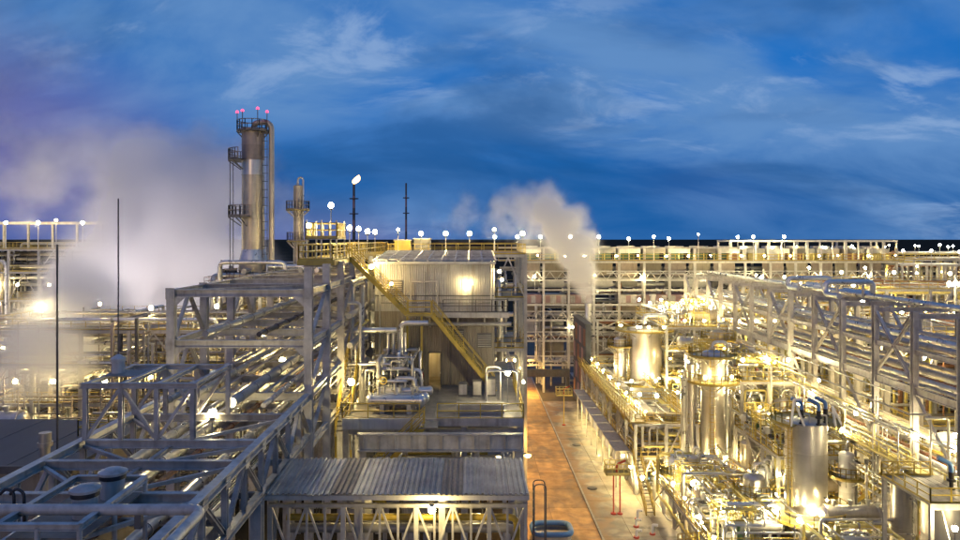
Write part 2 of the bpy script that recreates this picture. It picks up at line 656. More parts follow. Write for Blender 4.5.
def vessel(name, label, x, y, z0, z1, r, material='clad', course=1.8, platforms=(), group=None, skirt=None, dome=True, ladder=None, rail='yellow', nozzle=True, n=28, plat_brackets=True):
    t = thing(name, label, 'vessel', (x, y, z0), group)
    if skirt:
        mb = MB(); mb.lathe((x, y, z0), [(r * 1.02, 0), (r * 1.02, skirt)], n)
        mb.build('skirt', 'stack', t)
    zb = z0 + (skirt or 0)
    k = max(1, int(round((z1 - zb) / course)))
    hh = (z1 - zb) / k
    for i in range(k):
        rr = r + (0.012 if i % 2 else 0.0)
        mb = MB()
        mb.lathe((x, y, zb + i * hh), [(rr + .02, 0), (rr + .02, 0.05), (rr, 0.05), (rr, hh)], n)
        if i == 0: mb.cap([(x + rr * math.cos(2 * math.pi * j / n), y + rr * math.sin(2 * math.pi * j / n), zb + .001) for j in range(n)], True)
        mb.build('cladding_course', material, t)
    mb = MB()
    mb.lathe((x, y, z1), [(r + .03, -0.06), (r + .03, 0.02), (r - .03, 0.02)], n)
    mb.dome((x, y, z1), r - .02, r * (0.42 if dome else 0.1), n)
    mb.build('head', material, t)
    if nozzle:
        mb = MB()
        mb.tube([(x, y, z1 + r * .3), (x, y, z1 + r * .42 + 0.9), (x + r * 1.25, y, z1 + r * .42 + 0.9), (x + r * 1.25, y, zb + (z1 - zb) * .25)], max(.12, r * .14), 10, fillet=.5)
        mb.build('overhead_pipe', 'pipe', t)
        mb = MB(); mb.lathe((x, y, z1 + r * .42), [(r * .3, 0.1), (r * .3, .22), (0.01, .22)], 12)
        mb.build('flange', 'pipe_grey', t)
    for (pz, ro, a0, a1) in platforms:
        mb = MB()
        nn = max(6, int(24 * (a1 - a0) / (2 * math.pi)))
        mb.lathe((x, y, pz), [(r + .05, 0), (ro, 0), (ro, .12), (r + .05, .12), (r + .05, 0)], nn, a0, a1, smooth=False)
        d = mb.build('platform_deck', 'deck_yellow', t)
        pts = [(x + (ro - .05) * math.cos(a0 + (a1 - a0) * i / nn), y + (ro - .05) * math.sin(a0 + (a1 - a0) * i / nn), pz + .12) for i in range(nn + 1)]
        mb = MB(); railing_into(mb, pts, step=1.2)
        mb.build('railing', rail, t)
        if plat_brackets:
            mb = MB()
            for i in range(0, nn, 3):
                a = a0 + (a1 - a0) * i / nn
                mb.bar((x + r * math.cos(a), y + r * math.sin(a), pz - .8), (x + (ro - .1) * math.cos(a), y + (ro - .1) * math.sin(a), pz - .04), .1)
            mb.build('bracket', 'steel_pale', t, kind='stuff')
    if ladder is not None:
        la, lz0, lz1 = ladder
        mb = MB()
        ca, sa = math.cos(la), math.sin(la)
        for s_ in (-.22, .22):
            px = x + (r + .25) * ca - sa * s_; py = y + (r + .25) * sa + ca * s_
            mb.bar((px, py, lz0), (px, py, lz1), .06)
        zz = lz0
        while zz < lz1:
            mb.bar((x + (r + .25) * ca - sa * -.22, y + (r + .25) * sa + ca * -.22, zz), (x + (r + .25) * ca - sa * .22, y + (r + .25) * sa + ca * .22, zz), .04)
            zz += .4
        zz = lz0 + 2.2
        while zz < lz1:
            pts = []
            for k2 in range(7):
                b = math.pi * (k2 / 6 - .5)
                qx = (r + .25 + .65 * math.cos(b)); qy = .4 * math.sin(b) * 1.0
                pts.append((x + qx * ca - sa * qy, y + qx * sa + ca * qy, zz))
            for a, b in zip(pts[:-1], pts[1:]): mb.bar(a, b, .04)
            zz += .9
        mb.build('caged_ladder', rail, t)
    return t


def drum(name, label, x, y, z, r, length, axis='x', material='clad', group=None, saddle_h=0.7, nozzles=3):
    """horizontal vessel or exchanger; z = centre height"""
    t = thing(name, label, 'vessel', (x, y, z - r - saddle_h), group)
    c = (x, y, z)
    mb = MB()
    L2 = length / 2
    k = 4
    for i in range(k):
        a = -L2 + length * i / k; b = -L2 + length * (i + 1) / k
        mb.lathe(c, [(r + .015, a), (r + .015, a + .05), (r, a + .05), (r, b)], 20, axis=axis)
    mb.build('shell', material, t)
    for s in (-1, 1):
        mb = MB()
        off = Vector((L2 * s, 0, 0)) if axis == 'x' else Vector((0, L2 * s, 0))
        cc = Vector(c) + off
        mb.lathe(cc, [(r, -.02 * s), (r * 1.14, -.02 * s), (r * 1.14, .16 * s), (r, .16 * s)], 20, axis=axis)
        off2 = Vector((.16 * s, 0, 0)) if axis == 'x' else Vector((0, .16 * s, 0))
        mb.dome(cc + off2, r * .98, r * .55, 20, 4, axis, s)
        mb.build('channel_head', material, t)
        sx = L2 * .55 * s
        mb = MB()
        if axis == 'x': mb.box((x + sx - .15, y - r * .8, z - r - saddle_h), (x + sx + .15, y + r * .8, z - r * .55))
        else: mb.box((x - r * .8, y + sx - .15, z - r - saddle_h), (x + r * .8, y + sx + .15, z - r * .55))
        mb.build('saddle', 'steel', t)
    for i in range(nozzles):
        s = -L2 * .7 + 1.4 * L2 * i / max(1, nozzles - 1)
        px, py = (x + s, y) if axis == 'x' else (x, y + s)
        mb = MB(); mb.tube([(px, py, z + r * .8), (px, py, z + r + .45)], r * .18 + .04, 8)
        mb.lathe((px, py, z + r + .38), [(r * .3 + .05, 0), (r * .3 + .05, .1), (.01, .1)], 10)
        mb.build('nozzle', 'pipe', t)
    return t


def valve(parent, p, r, axis='z', wheel='red'):
    p = Vector(p)
    mb = MB()
    mb.lathe(p, [(.02, -r * 1.5), (r * 1.5, -r * 1.5), (r * 1.5, -r * 1.2), (r * 1.05, -r * 1.1), (r * 1.25, 0), (r * 1.05, r * 1.1), (r * 1.5, r * 1.2), (r * 1.5, r * 1.5), (.02, r * 1.5)], 10, axis=axis)
    mb.bar(p, p + Vector((0, 0, r * 3.4)) if axis != 'z' else p + Vector((0, -r * 3.4, 0)), r * .5, n=6)
    b = mb.build('valve', 'steel_dark', parent)
    mb = MB()
    q = p + (Vector((0, 0, r * 3.3)) if axis != 'z' else Vector((0, -r * 3.3, 0)))
    mb.lathe(q, [(r * 1.3, 0), (r * 1.6, 0), (r * 1.6, .06), (r * 1.3, .06), (r * 1.3, 0)], 12, axis='z' if axis != 'z' else 'y')
    mb.bar(q + Vector((-r * 1.4, 0, 0)), q + Vector((r * 1.4, 0, 0)), .05)
    mb.build('handwheel', wheel, b)
    return b


def pipework(name, label, box, n, radii, mats, seed, group=None, valves=3, vertical=0.5, base=None):
    """one welded network: a header and many runs leaving it, all parts of one thing"""
    x0, x1, y0, y1, z0, z1 = box
    r_ = random.Random(seed)
    t = thing(name, label, 'pipework', ((x0 + x1) / 2, (y0 + y1) / 2, z0), group)
    for i in range(n):
        rad = r_.choice(radii)
        mt = r_.choice(mats)
        p = Vector((r_.uniform(x0, x1), r_.uniform(y0, y1), r_.uniform(z0, z1)))
        if r_.random() < vertical: p.z = z0
        pts = [p]
        ax = 2 if r_.random() < vertical else r_.choice((0, 1))
        for k in range(r_.choice((2, 3, 3, 4, 5))):
            q = pts[-1].copy()
            lo = (x0, y0, z0)[ax]; hi = (x1, y1, z1)[ax]
            tries = 0
            while abs(q[ax] - pts[-1][ax]) < max(6 * rad, (hi - lo) * .12) and tries < 20:
                q[ax] = r_.uniform(lo, hi); tries += 1
            if tries < 20: pts.append(q)
            ax = r_.choice([a for a in (0, 1, 2) if a != ax])
        if len(pts) < 2: continue
        mb = MB(); mb.tube(pts, rad, 8 if rad > .12 else 6)
        pp = mb.build('pipe', mt, t)
        # flanges on the first leg
        d = (pts[1] - pts[0])
        if d.length > 1.2 and rad > .08:
            ax0 = max(range(3), key=lambda a: abs(d[a]))
            c = pts[0].lerp(pts[1], .45)
            mb = MB(); mb.lathe(c, [(rad, -.07), (rad * 1.55, -.07), (rad * 1.55, .07), (rad, .07)], 10, axis='xyz'[ax0])
            mb.build('flange', 'pipe_grey', pp)
    for i in range(valves):
        p = (r_.uniform(x0, x1), r_.uniform(y0, y1), r_.uniform(z0 + .3, z0 + (z1 - z0) * .6))
        valve(t, p, r_.choice((.14, .18, .24)), r_.choice('xyz'), r_.choice(('red', 'yellow', 'blue', 'steel_dark')))
    return t


def ypipe(name, label, x, z, y0, y1, r, material, group=None, bands=True, step=5.2, drops=()):
    """long pipe along Y on a rack, with shoes"""
    t = thing(name, label, 'pipe', (x, y0, z - r), group)
    pts = [(x, y0, z), (x, y1, z)]
    for d in drops: pts.append((x + d[0], y1 + d[1], z + d[2]))
    mb = MB(); mb.tube(pts, r, 12, fillet=r * 2.5)
    mb.build('pipe_run', material, t)
    if bands:
        mb = MB()
        yy = y0 + 1.3
        while yy < y1:
            mb.lathe((x, yy, z), [(r * .9, -.05), (r + .04, -.05), (r + .04, .05), (r * .9, .05)], 16, axis='y')
            yy += 2.6
        mb.build('joint_band', material, t, kind='stuff')
    return t


def corrugated(w, L, pitch, depth, material):
    """a sheet: x across, y along its length, z relief; shared mesh"""
    key = ('corr', round(w, 3), round(L, 3), pitch, depth, material)
    if key in UNIT: return UNIT[key]
    mb = MB()
    n = int(round(w / pitch))
    pr = []
    for i in range(n):
        a = i * w / n
        p = w / n
        pr += [(a, 0), (a + p * .28, 0), (a + p * .42, depth), (a + p * .78, depth), (a + p * .92, 0)]
    pr.append((w, 0))
    th = -0.02
    top0 = [(x, 0, z) for x, z in pr]; top1 = [(x, L, z) for x, z in pr]
    mb.quad_strip([top0, top1], False, False)
    bot0 = [(x, 0, z + th) for x, z in pr]; bot1 = [(x, L, z + th) for x, z in pr]
    mb.quad_strip([bot1, bot0], False, False)
    mb.quad_strip([bot0, top0], False, False)
    mb.quad_strip([top1, bot1], False, False)
    me = mb.mesh('corrugated_sheet', material)
    UNIT[key] = me
    return me


def sheet(name, me, parent, origin, xdir, ydir):
    x = Vector(xdir).normalized(); y = Vector(ydir).normalized(); z = x.cross(y)
    o = bpy.data.objects.new(name, me)
    o.matrix_basis = Matrix.Translation(Vector(origin) - ORG[parent.name]) @ Matrix((x, y, z)).transposed().to_4x4()
    link(o, parent)
    return o


# ------------------------------------------------------------------ ground, road, apron
def ground_material():
    m = bpy.data.materials.new('plant ground')
    m.use_nodes = True
    t = m.node_tree; L = t.links.new
    b = t.nodes['Principled BSDF']
    geo = N(t, 'ShaderNodeNewGeometry')
    n1 = N(t, 'ShaderNodeTexNoise'); n1.inputs['Scale'].default_value = 0.03; n1.inputs['Detail'].default_value = 8
    L(geo.outputs['Position'], n1.inputs['Vector'])
    cr = N(t, 'ShaderNodeValToRGB')
    cr.color_ramp.elements[0].position = 0.35; cr.color_ramp.elements[0].color = (0.035, 0.030, 0.022, 1)
    cr.color_ramp.elements[1].position = 0.7; cr.color_ramp.elements[1].color = (0.075, 0.062, 0.042, 1)
    L(n1.outputs['Fac'], cr.inputs[0])
    L(cr.outputs[0], b.inputs['Base Color'])
    b.inputs['Roughness'].default_value = 1.0
    b.inputs['Specular IOR Level'].default_value = 0.0
    return m


def slab_material(name, c0, c1, stain, rough, wet=0.0, spill=False):
    m = bpy.data.materials.new(name)
    m.use_nodes = True
    t = m.node_tree; L = t.links.new
    b = t.nodes['Principled BSDF']
    geo = N(t, 'ShaderNodeNewGeometry')
    n1 = N(t, 'ShaderNodeTexNoise'); n1.inputs['Scale'].default_value = 0.55; n1.inputs['Detail'].default_value = 9; n1.inputs['Roughness'].default_value = .62
    L(geo.outputs['Position'], n1.inputs['Vector'])
    oi = N(t, 'ShaderNodeObjectInfo')
    mx = N(t, 'ShaderNodeMix', data_type='RGBA')
    mr = N(t, 'ShaderNodeMapRange'); mr.inputs[1].default_value = .35; mr.inputs[2].default_value = .65
    L(n1.outputs['Fac'], mr.inputs[0]); L(mr.outputs[0], mx.inputs[0])
    mx.inputs[6].default_value = (*c0, 1); mx.inputs[7].default_value = (*c1, 1)
    vr = N(t, 'ShaderNodeMapRange'); vr.inputs[3].default_value = .72; vr.inputs[4].default_value = 1.18
    L(oi.outputs['Random'], vr.inputs[0])
    mu = N(t, 'ShaderNodeMix', data_type='RGBA', blend_type='MULTIPLY'); mu.inputs[0].default_value = 1
    L(mx.outputs[2], mu.inputs[6]); L(vr.outputs[0], mu.inputs[7])
    # oil stains and damp patches with their own outline
    n2 = N(t, 'ShaderNodeTexNoise'); n2.inputs['Scale'].default_value = 0.30; n2.inputs['Detail'].default_value = 6; n2.inputs['Distortion'].default_value = 1.2
    mp = N(t, 'ShaderNodeMapping'); mp.inputs['Location'].default_value = (13, 4, 2)
    L(geo.outputs['Position'], mp.inputs[0]); L(mp.outputs[0], n2.inputs['Vector'])
    s2 = N(t, 'ShaderNodeMapRange'); s2.inputs[1].default_value = .50; s2.inputs[2].default_value = .66; s2.inputs[4].default_value = stain
    L(n2.outputs['Fac'], s2.inputs[0])
    # wheel tracks and wash marks drawn out along the road
    n5 = N(t, 'ShaderNodeTexNoise'); n5.inputs['Scale'].default_value = 1.0; n5.inputs['Detail'].default_value = 5
    mp5 = N(t, 'ShaderNodeMapping'); mp5.inputs['Scale'].default_value = (.8, .09, 1); mp5.inputs['Location'].default_value = (3, 1, 0)
    L(geo.outputs['Position'], mp5.inputs[0]); L(mp5.outputs[0], n5.inputs['Vector'])
    r5 = N(t, 'ShaderNodeMapRange'); r5.inputs[1].default_value = .35; r5.inputs[2].default_value = .62; r5.inputs[3].default_value = .78; r5.inputs[4].default_value = 1.06
    L(n5.outputs['Fac'], r5.inputs[0])
    mu5 = N(t, 'ShaderNodeMix', data_type='RGBA', blend_type='MULTIPLY'); mu5.inputs[0].default_value = 1
    L(mu.outputs[2], mu5.inputs[6]); L(r5.outputs[0], mu5.inputs[7])
    mu = mu5
    m3 = N(t, 'ShaderNodeMix', data_type='RGBA')
    L(s2.outputs[0], m3.inputs[0]); L(mu.outputs[2], m3.inputs[6]); m3.inputs[7].default_value = (0.035, 0.028, 0.018, 1)
    res = m3.outputs[2]
    if spill:
        sx = N(t, 'ShaderNodeSeparateXYZ'); L(geo.outputs['Position'], sx.inputs[0])
        mx1 = N(t, 'ShaderNodeMapRange'); mx1.inputs[1].default_value = 13.2; mx1.inputs[2].default_value = 19; mx1.inputs[3].default_value = .22; mx1.inputs[4].default_value = -.25
        L(sx.outputs['X'], mx1.inputs[0])
        ns = N(t, 'ShaderNodeTexNoise'); ns.inputs['Scale'].default_value = .35; ns.inputs['Detail'].default_value = 7; ns.inputs['Distortion'].default_value = .8
        L(geo.outputs['Position'], ns.inputs['Vector'])
        ad = N(t, 'ShaderNodeMath', operation='ADD'); L(mx1.outputs[0], ad.inputs[0]); L(ns.outputs['Fac'], ad.inputs[1])
        sm = N(t, 'ShaderNodeMapRange', interpolation_type='SMOOTHSTEP'); sm.inputs[1].default_value = .48; sm.inputs[2].default_value = .72; sm.inputs[4].default_value = .75
        L(ad.outputs[0], sm.inputs[0])
        m6 = N(t, 'ShaderNodeMix', data_type='RGBA'); L(sm.outputs[0], m6.inputs[0]); L(res, m6.inputs[6]); m6.inputs[7].default_value = (.34, .19, .07, 1)
        res = m6.outputs[2]
    L(res, b.inputs['Base Color'])
    rr = N(t, 'ShaderNodeMapRange'); rr.inputs[3].default_value = rough; rr.inputs[4].default_value = max(.12, rough - wet)
    L(s2.outputs[0], rr.inputs[0]); L(rr.outputs[0], b.inputs['Roughness'])
    bp = N(t, 'ShaderNodeBump'); bp.inputs['Strength'].default_value = .25; bp.inputs['Distance'].default_value = .03
    n4 = N(t, 'ShaderNodeTexNoise'); n4.inputs['Scale'].default_value = 6; n4.inputs['Detail'].default_value = 4
    L(geo.outputs['Position'], n4.inputs['Vector']); L(n4.outputs['Fac'], bp.inputs['Height']); L(bp.outputs[0], b.inputs['Normal'])
    return m


M['ground'] = ground_material()
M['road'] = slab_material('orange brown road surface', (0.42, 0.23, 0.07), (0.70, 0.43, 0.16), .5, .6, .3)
M['apron'] = slab_material('pale concrete apron', (0.33, 0.28, 0.19), (0.52, 0.46, 0.34), .85, .65, .4, True)
M['joint'] = mat('joint filler', (0.10, 0.08, 0.05), .8)
M['kerb'] = mat('kerb stone', (0.42, 0.38, 0.30), .7, 0, .2, 2)

mb = MB(); mb.v += [(-9000, -300, -.06), (9000, -300, -.06), (9000, 14000, -.06), (-9000, 14000, -.06)]; mb.f.append((0, 1, 2, 3)); mb.sm.append(False)
tag(mb.build('ground', 'ground'), kind='structure')

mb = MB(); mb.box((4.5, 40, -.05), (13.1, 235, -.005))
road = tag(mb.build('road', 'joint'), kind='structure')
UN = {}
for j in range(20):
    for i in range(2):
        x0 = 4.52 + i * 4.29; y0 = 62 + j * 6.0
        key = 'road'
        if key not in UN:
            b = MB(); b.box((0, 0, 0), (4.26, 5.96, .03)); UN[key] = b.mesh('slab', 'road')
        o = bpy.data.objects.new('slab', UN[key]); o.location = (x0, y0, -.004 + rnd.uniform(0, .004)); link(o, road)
mb = MB(); mb.box((13.1, 40, -.05), (40, 235, -.002))
apron = tag(mb.build('pavement', 'joint'), kind='structure')
for j in range(14):
    for i in range(3):
        b = UN.get('apron')
        if b is None:
            q = MB(); q.box((0, 0, 0), (2.9, 4.96, .1)); b = UN['apron'] = q.mesh('slab', 'apron')
        o = bpy.data.objects.new('slab', b); o.location = (13.36 + i * 2.93, 62 + j * 5.0, -.002 + rnd.uniform(0, .006)); link(o, apron)
mb = MB(); mb.box((22.2, 40, -.002), (60, 160, .085))
mb.build('slab', 'apron', apron)
for j in range(50):
    b = UN.get('kerb')
    if b is None:
        q = MB(); q.box((0, 0, 0), (.22, 1.96, .16)); b = UN['kerb'] = q.mesh('kerb_stone', 'kerb')
    o = bpy.data.objects.new('kerb_stone', b); o.location = (13.12, 62 + j * 2.0, -.03); link(o, apron)


# ------------------------------------------------------------------ near pipe rack (grey steel, three tiers)
XL, XR = -17.4, -9.4
rack = thing('pipe_rack', 'tall grey steel pipe rack with long trussed gallery in front of the steam cloud', 'pipe rack', (-13.4, 42, 0))
YS = [42 + 5.2 * i for i in range(9)]
for y in YS:
    piece('column', (XL, y, 0), (XL, y, 27.0), .46, .46, 'steel', rack, 'H')
    piece('column', (XR, y, 0), (XR, y, 28.3), .46, .46, 'steel', rack, 'H')
    for z in (18.0, 21.0, 24.05, 27.0):
        piece('cross_beam', (XL + .23, y, z - .22), (XR - .23, y, z - .22), .3, .44, 'steel', rack, 'H')
for a, b in zip(YS[:-1], YS[1:]):
    for x in (XL, XR):
        for z in (18.0, 21.0, 24.05, 27.0):
            piece('long_beam', (x, a + .23, z - .2), (x, b - .23, z - .2), .28, .40, 'steel', rack, 'H')
    for xx in (-14.9, -12.0):
        piece('long_beam', (xx, a + .16, 21.0 - .16), (xx, b - .16, 21.0 - .16), .2, .3, 'steel', rack, 'H')
for k, (a, b) in enumerate(zip(YS[:-1], YS[1:])):
    if k % 2 == 0:
        for z0, z1 in ((21.0, 23.6), (24.05, 26.6), (18, 20.6)):
            m_ = (a + b) / 2
            piece('brace', (XL, a + .25, z0), (XL, m_, z1), .2, .2, 'steel', rack, 'H')
            piece('brace', (XL, b - .25, z0), (XL, m_, z1), .2, .2, 'steel', rack, 'H')
            piece('brace', (XR, a + .25, z0), (XR, b - .25, z1), .2, .2, 'steel', rack, 'H')
    if k % 3 == 0:
        piece('brace', (XL + .3, a + .2, 26.9), (XR - .3, b - .2, 26.9), .16, .16, 'steel', rack, 'H')
# trussed gallery towards the camera
GY = [13.2 + 2.4 * i for i in range(13)]
for x in (XL, XR):
    piece('top_chord', (x, GY[0], 20.82), (x, 41.7, 20.82), .36, .36, 'steel', rack, 'H')
    piece('bottom_chord', (x, GY[0], 18.5), (x, 41.7, 18.5), .30, .34, 'steel', rack, 'H')
    for i, y in enumerate(GY[:-1]):
        piece('truss_post', (x, y, 18.67), (x, y, 20.64), .22, .22, 'steel', rack, 'H')
        a, b = (y, GY[i + 1])
        if i % 2 == 0: piece('truss_diagonal', (x, a + .1, 18.7), (x, b - .1, 20.6), .18, .18, 'steel', rack, 'H')
        else: piece('truss_diagonal', (x, a + .1, 20.6), (x, b - .1, 18.7), .18, .18, 'steel', rack, 'H')
    for y in (22.0, 31.8):
        piece('column', (x, y, 0), (x, y, 18.33), .5, .5, 'steel', rack, 'H')
for y in (15.6, 20.4, 25.5, 29.2, 32.2, 36.9):
    piece('cross_beam', (XL + .19, y, 20.8), (XR - .19, y, 20.8), .26, .38, 'steel', rack, 'H')
    piece('cross_beam', (XL + .17, y, 18.5), (XR - .17, y, 18.5), .22, .30, 'steel', rack, 'H')
for a, b in ((20.4, 25.5), (25.5, 29.2), (29.2, 32.2), (32.2, 36.9)):
    piece('plan_brace', (-13.4, a + .1, 20.72), (XR - .2, b - .1, 20.72), .14, .14, 'steel', rack)
    piece('plan_brace', (-13.4, a + .1, 20.72), (XL + .2, b - .1, 20.72), .14, .14, 'steel', rack)
piece('long_beam', (-13.4, 15.8, 20.62), (-13.4, 41.7, 20.62), .16, .2, 'steel', rack, 'H')

for y in YS[:6]:
    for z in (21.0, 24.05, 27.0):
        for x, sx in ((XL, 1), (XR, -1)):
            mb = MB(); xa, xb = sorted((x + sx * .24, x + sx * .85))
            mb.v += [(x + sx * .24, y - .17, z - .45), (x + sx * .24, y - .17, z - 1.0), (x + sx * .85, y - .17, z - .45)]
            mb.f.append((0, 1, 2) if sx > 0 else (0, 2, 1)); mb.sm.append(False)
            n0 = len(mb.v); mb.v += [(p[0], p[1] + .03, p[2]) for p in mb.v[:3]]; mb.f.append((5, 4, 3) if sx > 0 else (4, 5, 3)); mb.sm.append(False)
            mb.f += [(0, 3, 4, 1), (1, 4, 5, 2), (2, 5, 3, 0)]; mb.sm += [False] * 3
            mb.build('gusset_plate', 'steel', rack)
            mb = MB(); mb.box((x - .27, y - .26, z - .55), (x + .27, y - .235, z + .1)); mb.build('splice_plate', 'steel', rack)
for x, sx in ((XL, -1), (XR, 1)):
    for i, y in enumerate(GY[:-1]):
        for z in (20.62, 18.7):
            mb = MB(); xx = x + sx * .13
            mb.box((min(xx, xx + sx * .02), y - .26, z - .2), (max(xx, xx + sx * .02), y + .26, z + .2)); mb.build('gusset_plate', 'steel', rack)
ct = thing('cable_tray', 'long ladder cable tray with black cables along the inside of the gallery truss', 'cable tray', (-10.1, 30, 19.6))
for x in (-10.35, -9.8): piece('side_rail', (x, 14, 19.6), (x, 84, 19.6), .05, .14, 'steel_pale', ct)
mb = MB()
for i in range(150): mb.bar((-10.35, 14.2 + i * .46, 19.56), (-9.8, 14.2 + i * .46, 19.56), .05, .03)
mb.build('rungs', 'steel_pale', ct, kind='stuff')
for k in range(4):
    mb = MB(); mb.tube([(-10.28 + k * .12, 14, 19.62), (-10.25 + k * .12, 40, 19.63), (-10.28 + k * .12, 84, 19.62)], .04, 6); mb.build('cable', 'black', ct)

# box frame standing on the gallery
fr = thing('service_frame', 'grey box frame with diagonal bars standing on the trussed gallery', 'steel frame', (-14.7, 32.2, 21.0))
for y in (32.2, 36.9):
    for x in (-17.2, -15.6, -14.0, -12.4):
        piece('post', (x, y, 21.0), (x, y, 23.3), .2, .2, 'steel', fr, 'H')
    piece('top_rail', (-17.4, y, 23.4), (-12.2, y, 23.4), .24, .24, 'steel', fr, 'H')
    piece('diagonal', (-17.1, y, 21.1), (-15.7, y, 23.2), .14, .14, 'steel', fr)
    piece('diagonal', (-15.5, y, 23.2), (-14.1, y, 21.1), .14, .14, 'steel', fr)
    piece('diagonal', (-13.9, y, 21.1), (-12.5, y, 23.2), .14, .14, 'steel', fr)
for x in (-17.2, -15.6, -14.0, -12.4):
    piece('top_rail', (x, 32.35, 23.41), (x, 36.8, 23.41), .18, .2, 'steel', fr, 'H')
piece('top_plate', (-17.3, 34.6, 23.5), (-15.7, 34.6, 23.5), 1.6, .05, 'deck', fr)

# pipes of the near rack
for i, (x, r, m_) in enumerate([(-16.6, .30, 'pipe'), (-15.8, .22, 'pipe_grey'), (-15.1, .34, 'pipe'), (-12.3, .26, 'pipe'), (-11.5, .18, 'pipe_grey'), (-10.7, .32, 'pipe'), (-14.2, .14, 'pipe_rust')]):
    ypipe('pipe', f'{["thick silver","grey painted","thickest silver","silver","thin grey","fat silver","thin rusty"][i]} pipe on the lower tier of the trussed gallery', x, 18.68 + r, 13, 84, r, m_, 'pipes along the near rack')
for i, (x, r, m_) in enumerate([(-16.4, .16, 'pipe_grey'), (-15.4, .2, 'pipe_grey'), (-12.6, .28, 'pipe_grey'), (-10.9, .14, 'pipe')]):
    ypipe('pipe', f'{["slim grey","grey","widest grey","thin silver"][i]} pipe on the middle tier of the tall grey rack', x, 21.03 + r, 38, 84, r, m_, 'pipes along the near rack')
for i, (x, r, m_) in enumerate([(-15.8, .2, 'pipe_grey'), (-12.6, .16, 'pipe_dark')]):
    ypipe('pipe', f'{["grey","thin black"][i]} pipe on the upper tier of the tall grey rack', x, 24.08 + r, 43, 84, r, m_, 'pipes along the near rack')
for i, (x, r, m_) in enumerate([(-14.6, .22, 'pipe_grey'), (-13.2, .2, 'pipe')]):
    ypipe('pipe', f'{["silver","grey","bright silver"][i]} pipe on the top of the tall grey rack', x, 27.03 + r, 62, 84, r, m_, 'pipes along the near rack')

# blue-lit pipe and stand at the near end
t = thing('bent_pipe', 'grey pipe crossing the gallery and bending toward the viewer', 'pipe', (-8.4, 21.5, 18))
mb = MB(); mb.tube([(-19.5, 22.4, 21.55), (-8.3, 22.4, 21.55), (-8.3, 9, 21.55)], .17, 14, fillet=.5, seg=6); mb.build('pipe_run', 'steel', t)
for x in (-16.4, -10.3):
    mb = MB(); mb.bar((x, 22.4, 20.98), (x, 22.4, 21.45), .2); mb.build('pipe_shoe', 'steel_dark', t)
t = thing('pipe_stand', 'grey square frame of pipes around the two round vents', 'steel frame', (-12.6, 22, 18.7))
Pn = [(-14.0, 21.3), (-11.55, 21.3), (-11.55, 25.6), (-14.0, 25.6)]
for (x, y) in Pn + [(-11.55, 23.4), (-12.8, 21.3)]:
    piece('post', (x, y, 18.7), (x, y, 21.42), .16, .16, 'steel', t, 'tube')
for (a, b) in zip(Pn, Pn[1:] + Pn[:1]):
    piece('rail', (*a, 21.46), (*b, 21.46), .2, .2, 'steel', t, 'H')
piece('platform', (-13.9, 23.5, 20.98), (-11.6, 23.5, 20.98), 3.9, .06, 'deck', t)
for i, (x, y, lab) in enumerate([(-12.45, 23.3, 'nearer round vent with a flat blue lid on the gallery'), (-12.4, 25.0, 'farther round vent with a flat blue lid on the gallery')]):
    t = thing('roof_vent', lab, 'vent', (x, y, 21.01), 'round vents on the gallery')
    mb = MB(); mb.lathe((x, y, 21.01), [(.38, 0), (.38, .70)], 24); mb.build('barrel', 'fascia', t)
    mb = MB(); mb.lathe((x, y, 21.01), [(.39, .66), (.43, .66), (.43, .80), (.39, .80)], 24); mb.build('collar', 'black', t)
    mb = MB(); mb.lathe((x, y, 21.01), [(.40, .80), (.48, .82), (.48, .90), (.25, 1.0), (.01, 1.02)], 24); mb.build('lid', 'steel', t)
t = thing('hose_bend', 'black hose bent over in a hook beside the round vents', 'hose', (-13.6, 22.5, 20.98))
mb = MB()
for dx in (0, .32):
    mb.tube([(-14.5 + dx, 22.9, 20.98), (-14.5 + dx, 22.9, 21.9), (-14.75 + dx, 22.9, 22.05), (-14.95 + dx, 22.9, 21.85)], .05, 8, fillet=.2)
mb.build('tube', 'black', t)

# masts
t = thing('lightning_mast', 'thin dark lightning mast on a round capped drum above the gallery', 'mast', (-16.9, 34.6, 23.53))
mb = MB(); mb.lathe((-16.9, 34.6, 23.53), [(.3, 0), (.3, .55), (.34, .55), (.34, .7), (.2, .8), (.06, .9)], 20); mb.build('drum', 'fascia', t)
piece('rod', (-16.9, 34.6, 24.3), (-16.9, 34.6, 31.9), .07, .07, 'steel_dark', t, 'tube')
t = thing('lightning_mast', 'thin dark mast rising from the dark flat roof', 'mast', (-25.8, 45, 16.5))
piece('rod', (-25.8, 45, 16.5), (-25.8, 45, 29.6), .13, .13, 'steel_dark', t, 'tube')
piece('base_plate', (-26.1, 45, 16.52), (-25.5, 45, 16.52), .6, .06, 'steel_dark', t)

# low dark roofed building beside the rack
b_ = thing('dark_shed', 'low building with dark flat roof beside the trussed gallery', 'building', (-36, 49, 0))
mb = MB(); mb.box((-52, 43.3, 0), (-24.2, 54, 16.1)); mb.build('wall', 'brown', b_)
nroof = 14
for i in range(nroof):
    w = 28.6 / nroof
    mb = MB(); mb.box((-52.4 + i * w + .015, 42.9, 16.12), (-52.4 + (i + 1) * w - .015, 54.4, 16.3 + .02 * (i % 2)))
    mb.build('roof_panel', 'roofdark', b_)
mb = MB(); mb.box((-52.5, 42.7, 16.0), (-23.7, 42.88, 16.45)); mb.build('gutter', 'steel_dark', b_)
t = thing('vent_stack', 'pale upright vent stack with collar at the dark roof edge', 'stack', (-24.9, 42.2, 0))
mb = MB(); mb.lathe((-24.9, 42.2, 0), [(.28, 0), (.28, 17.8), (.42, 17.8), (.42, 18.05), (.34, 18.05), (.34, 18.6), (.01, 18.6)], 16); mb.build('barrel', 'clad_warm', t)
t = thing('hatch_guard', 'small yellow square guard rail on the dark roof', 'guard rail', (-25.4, 51, 16.4))
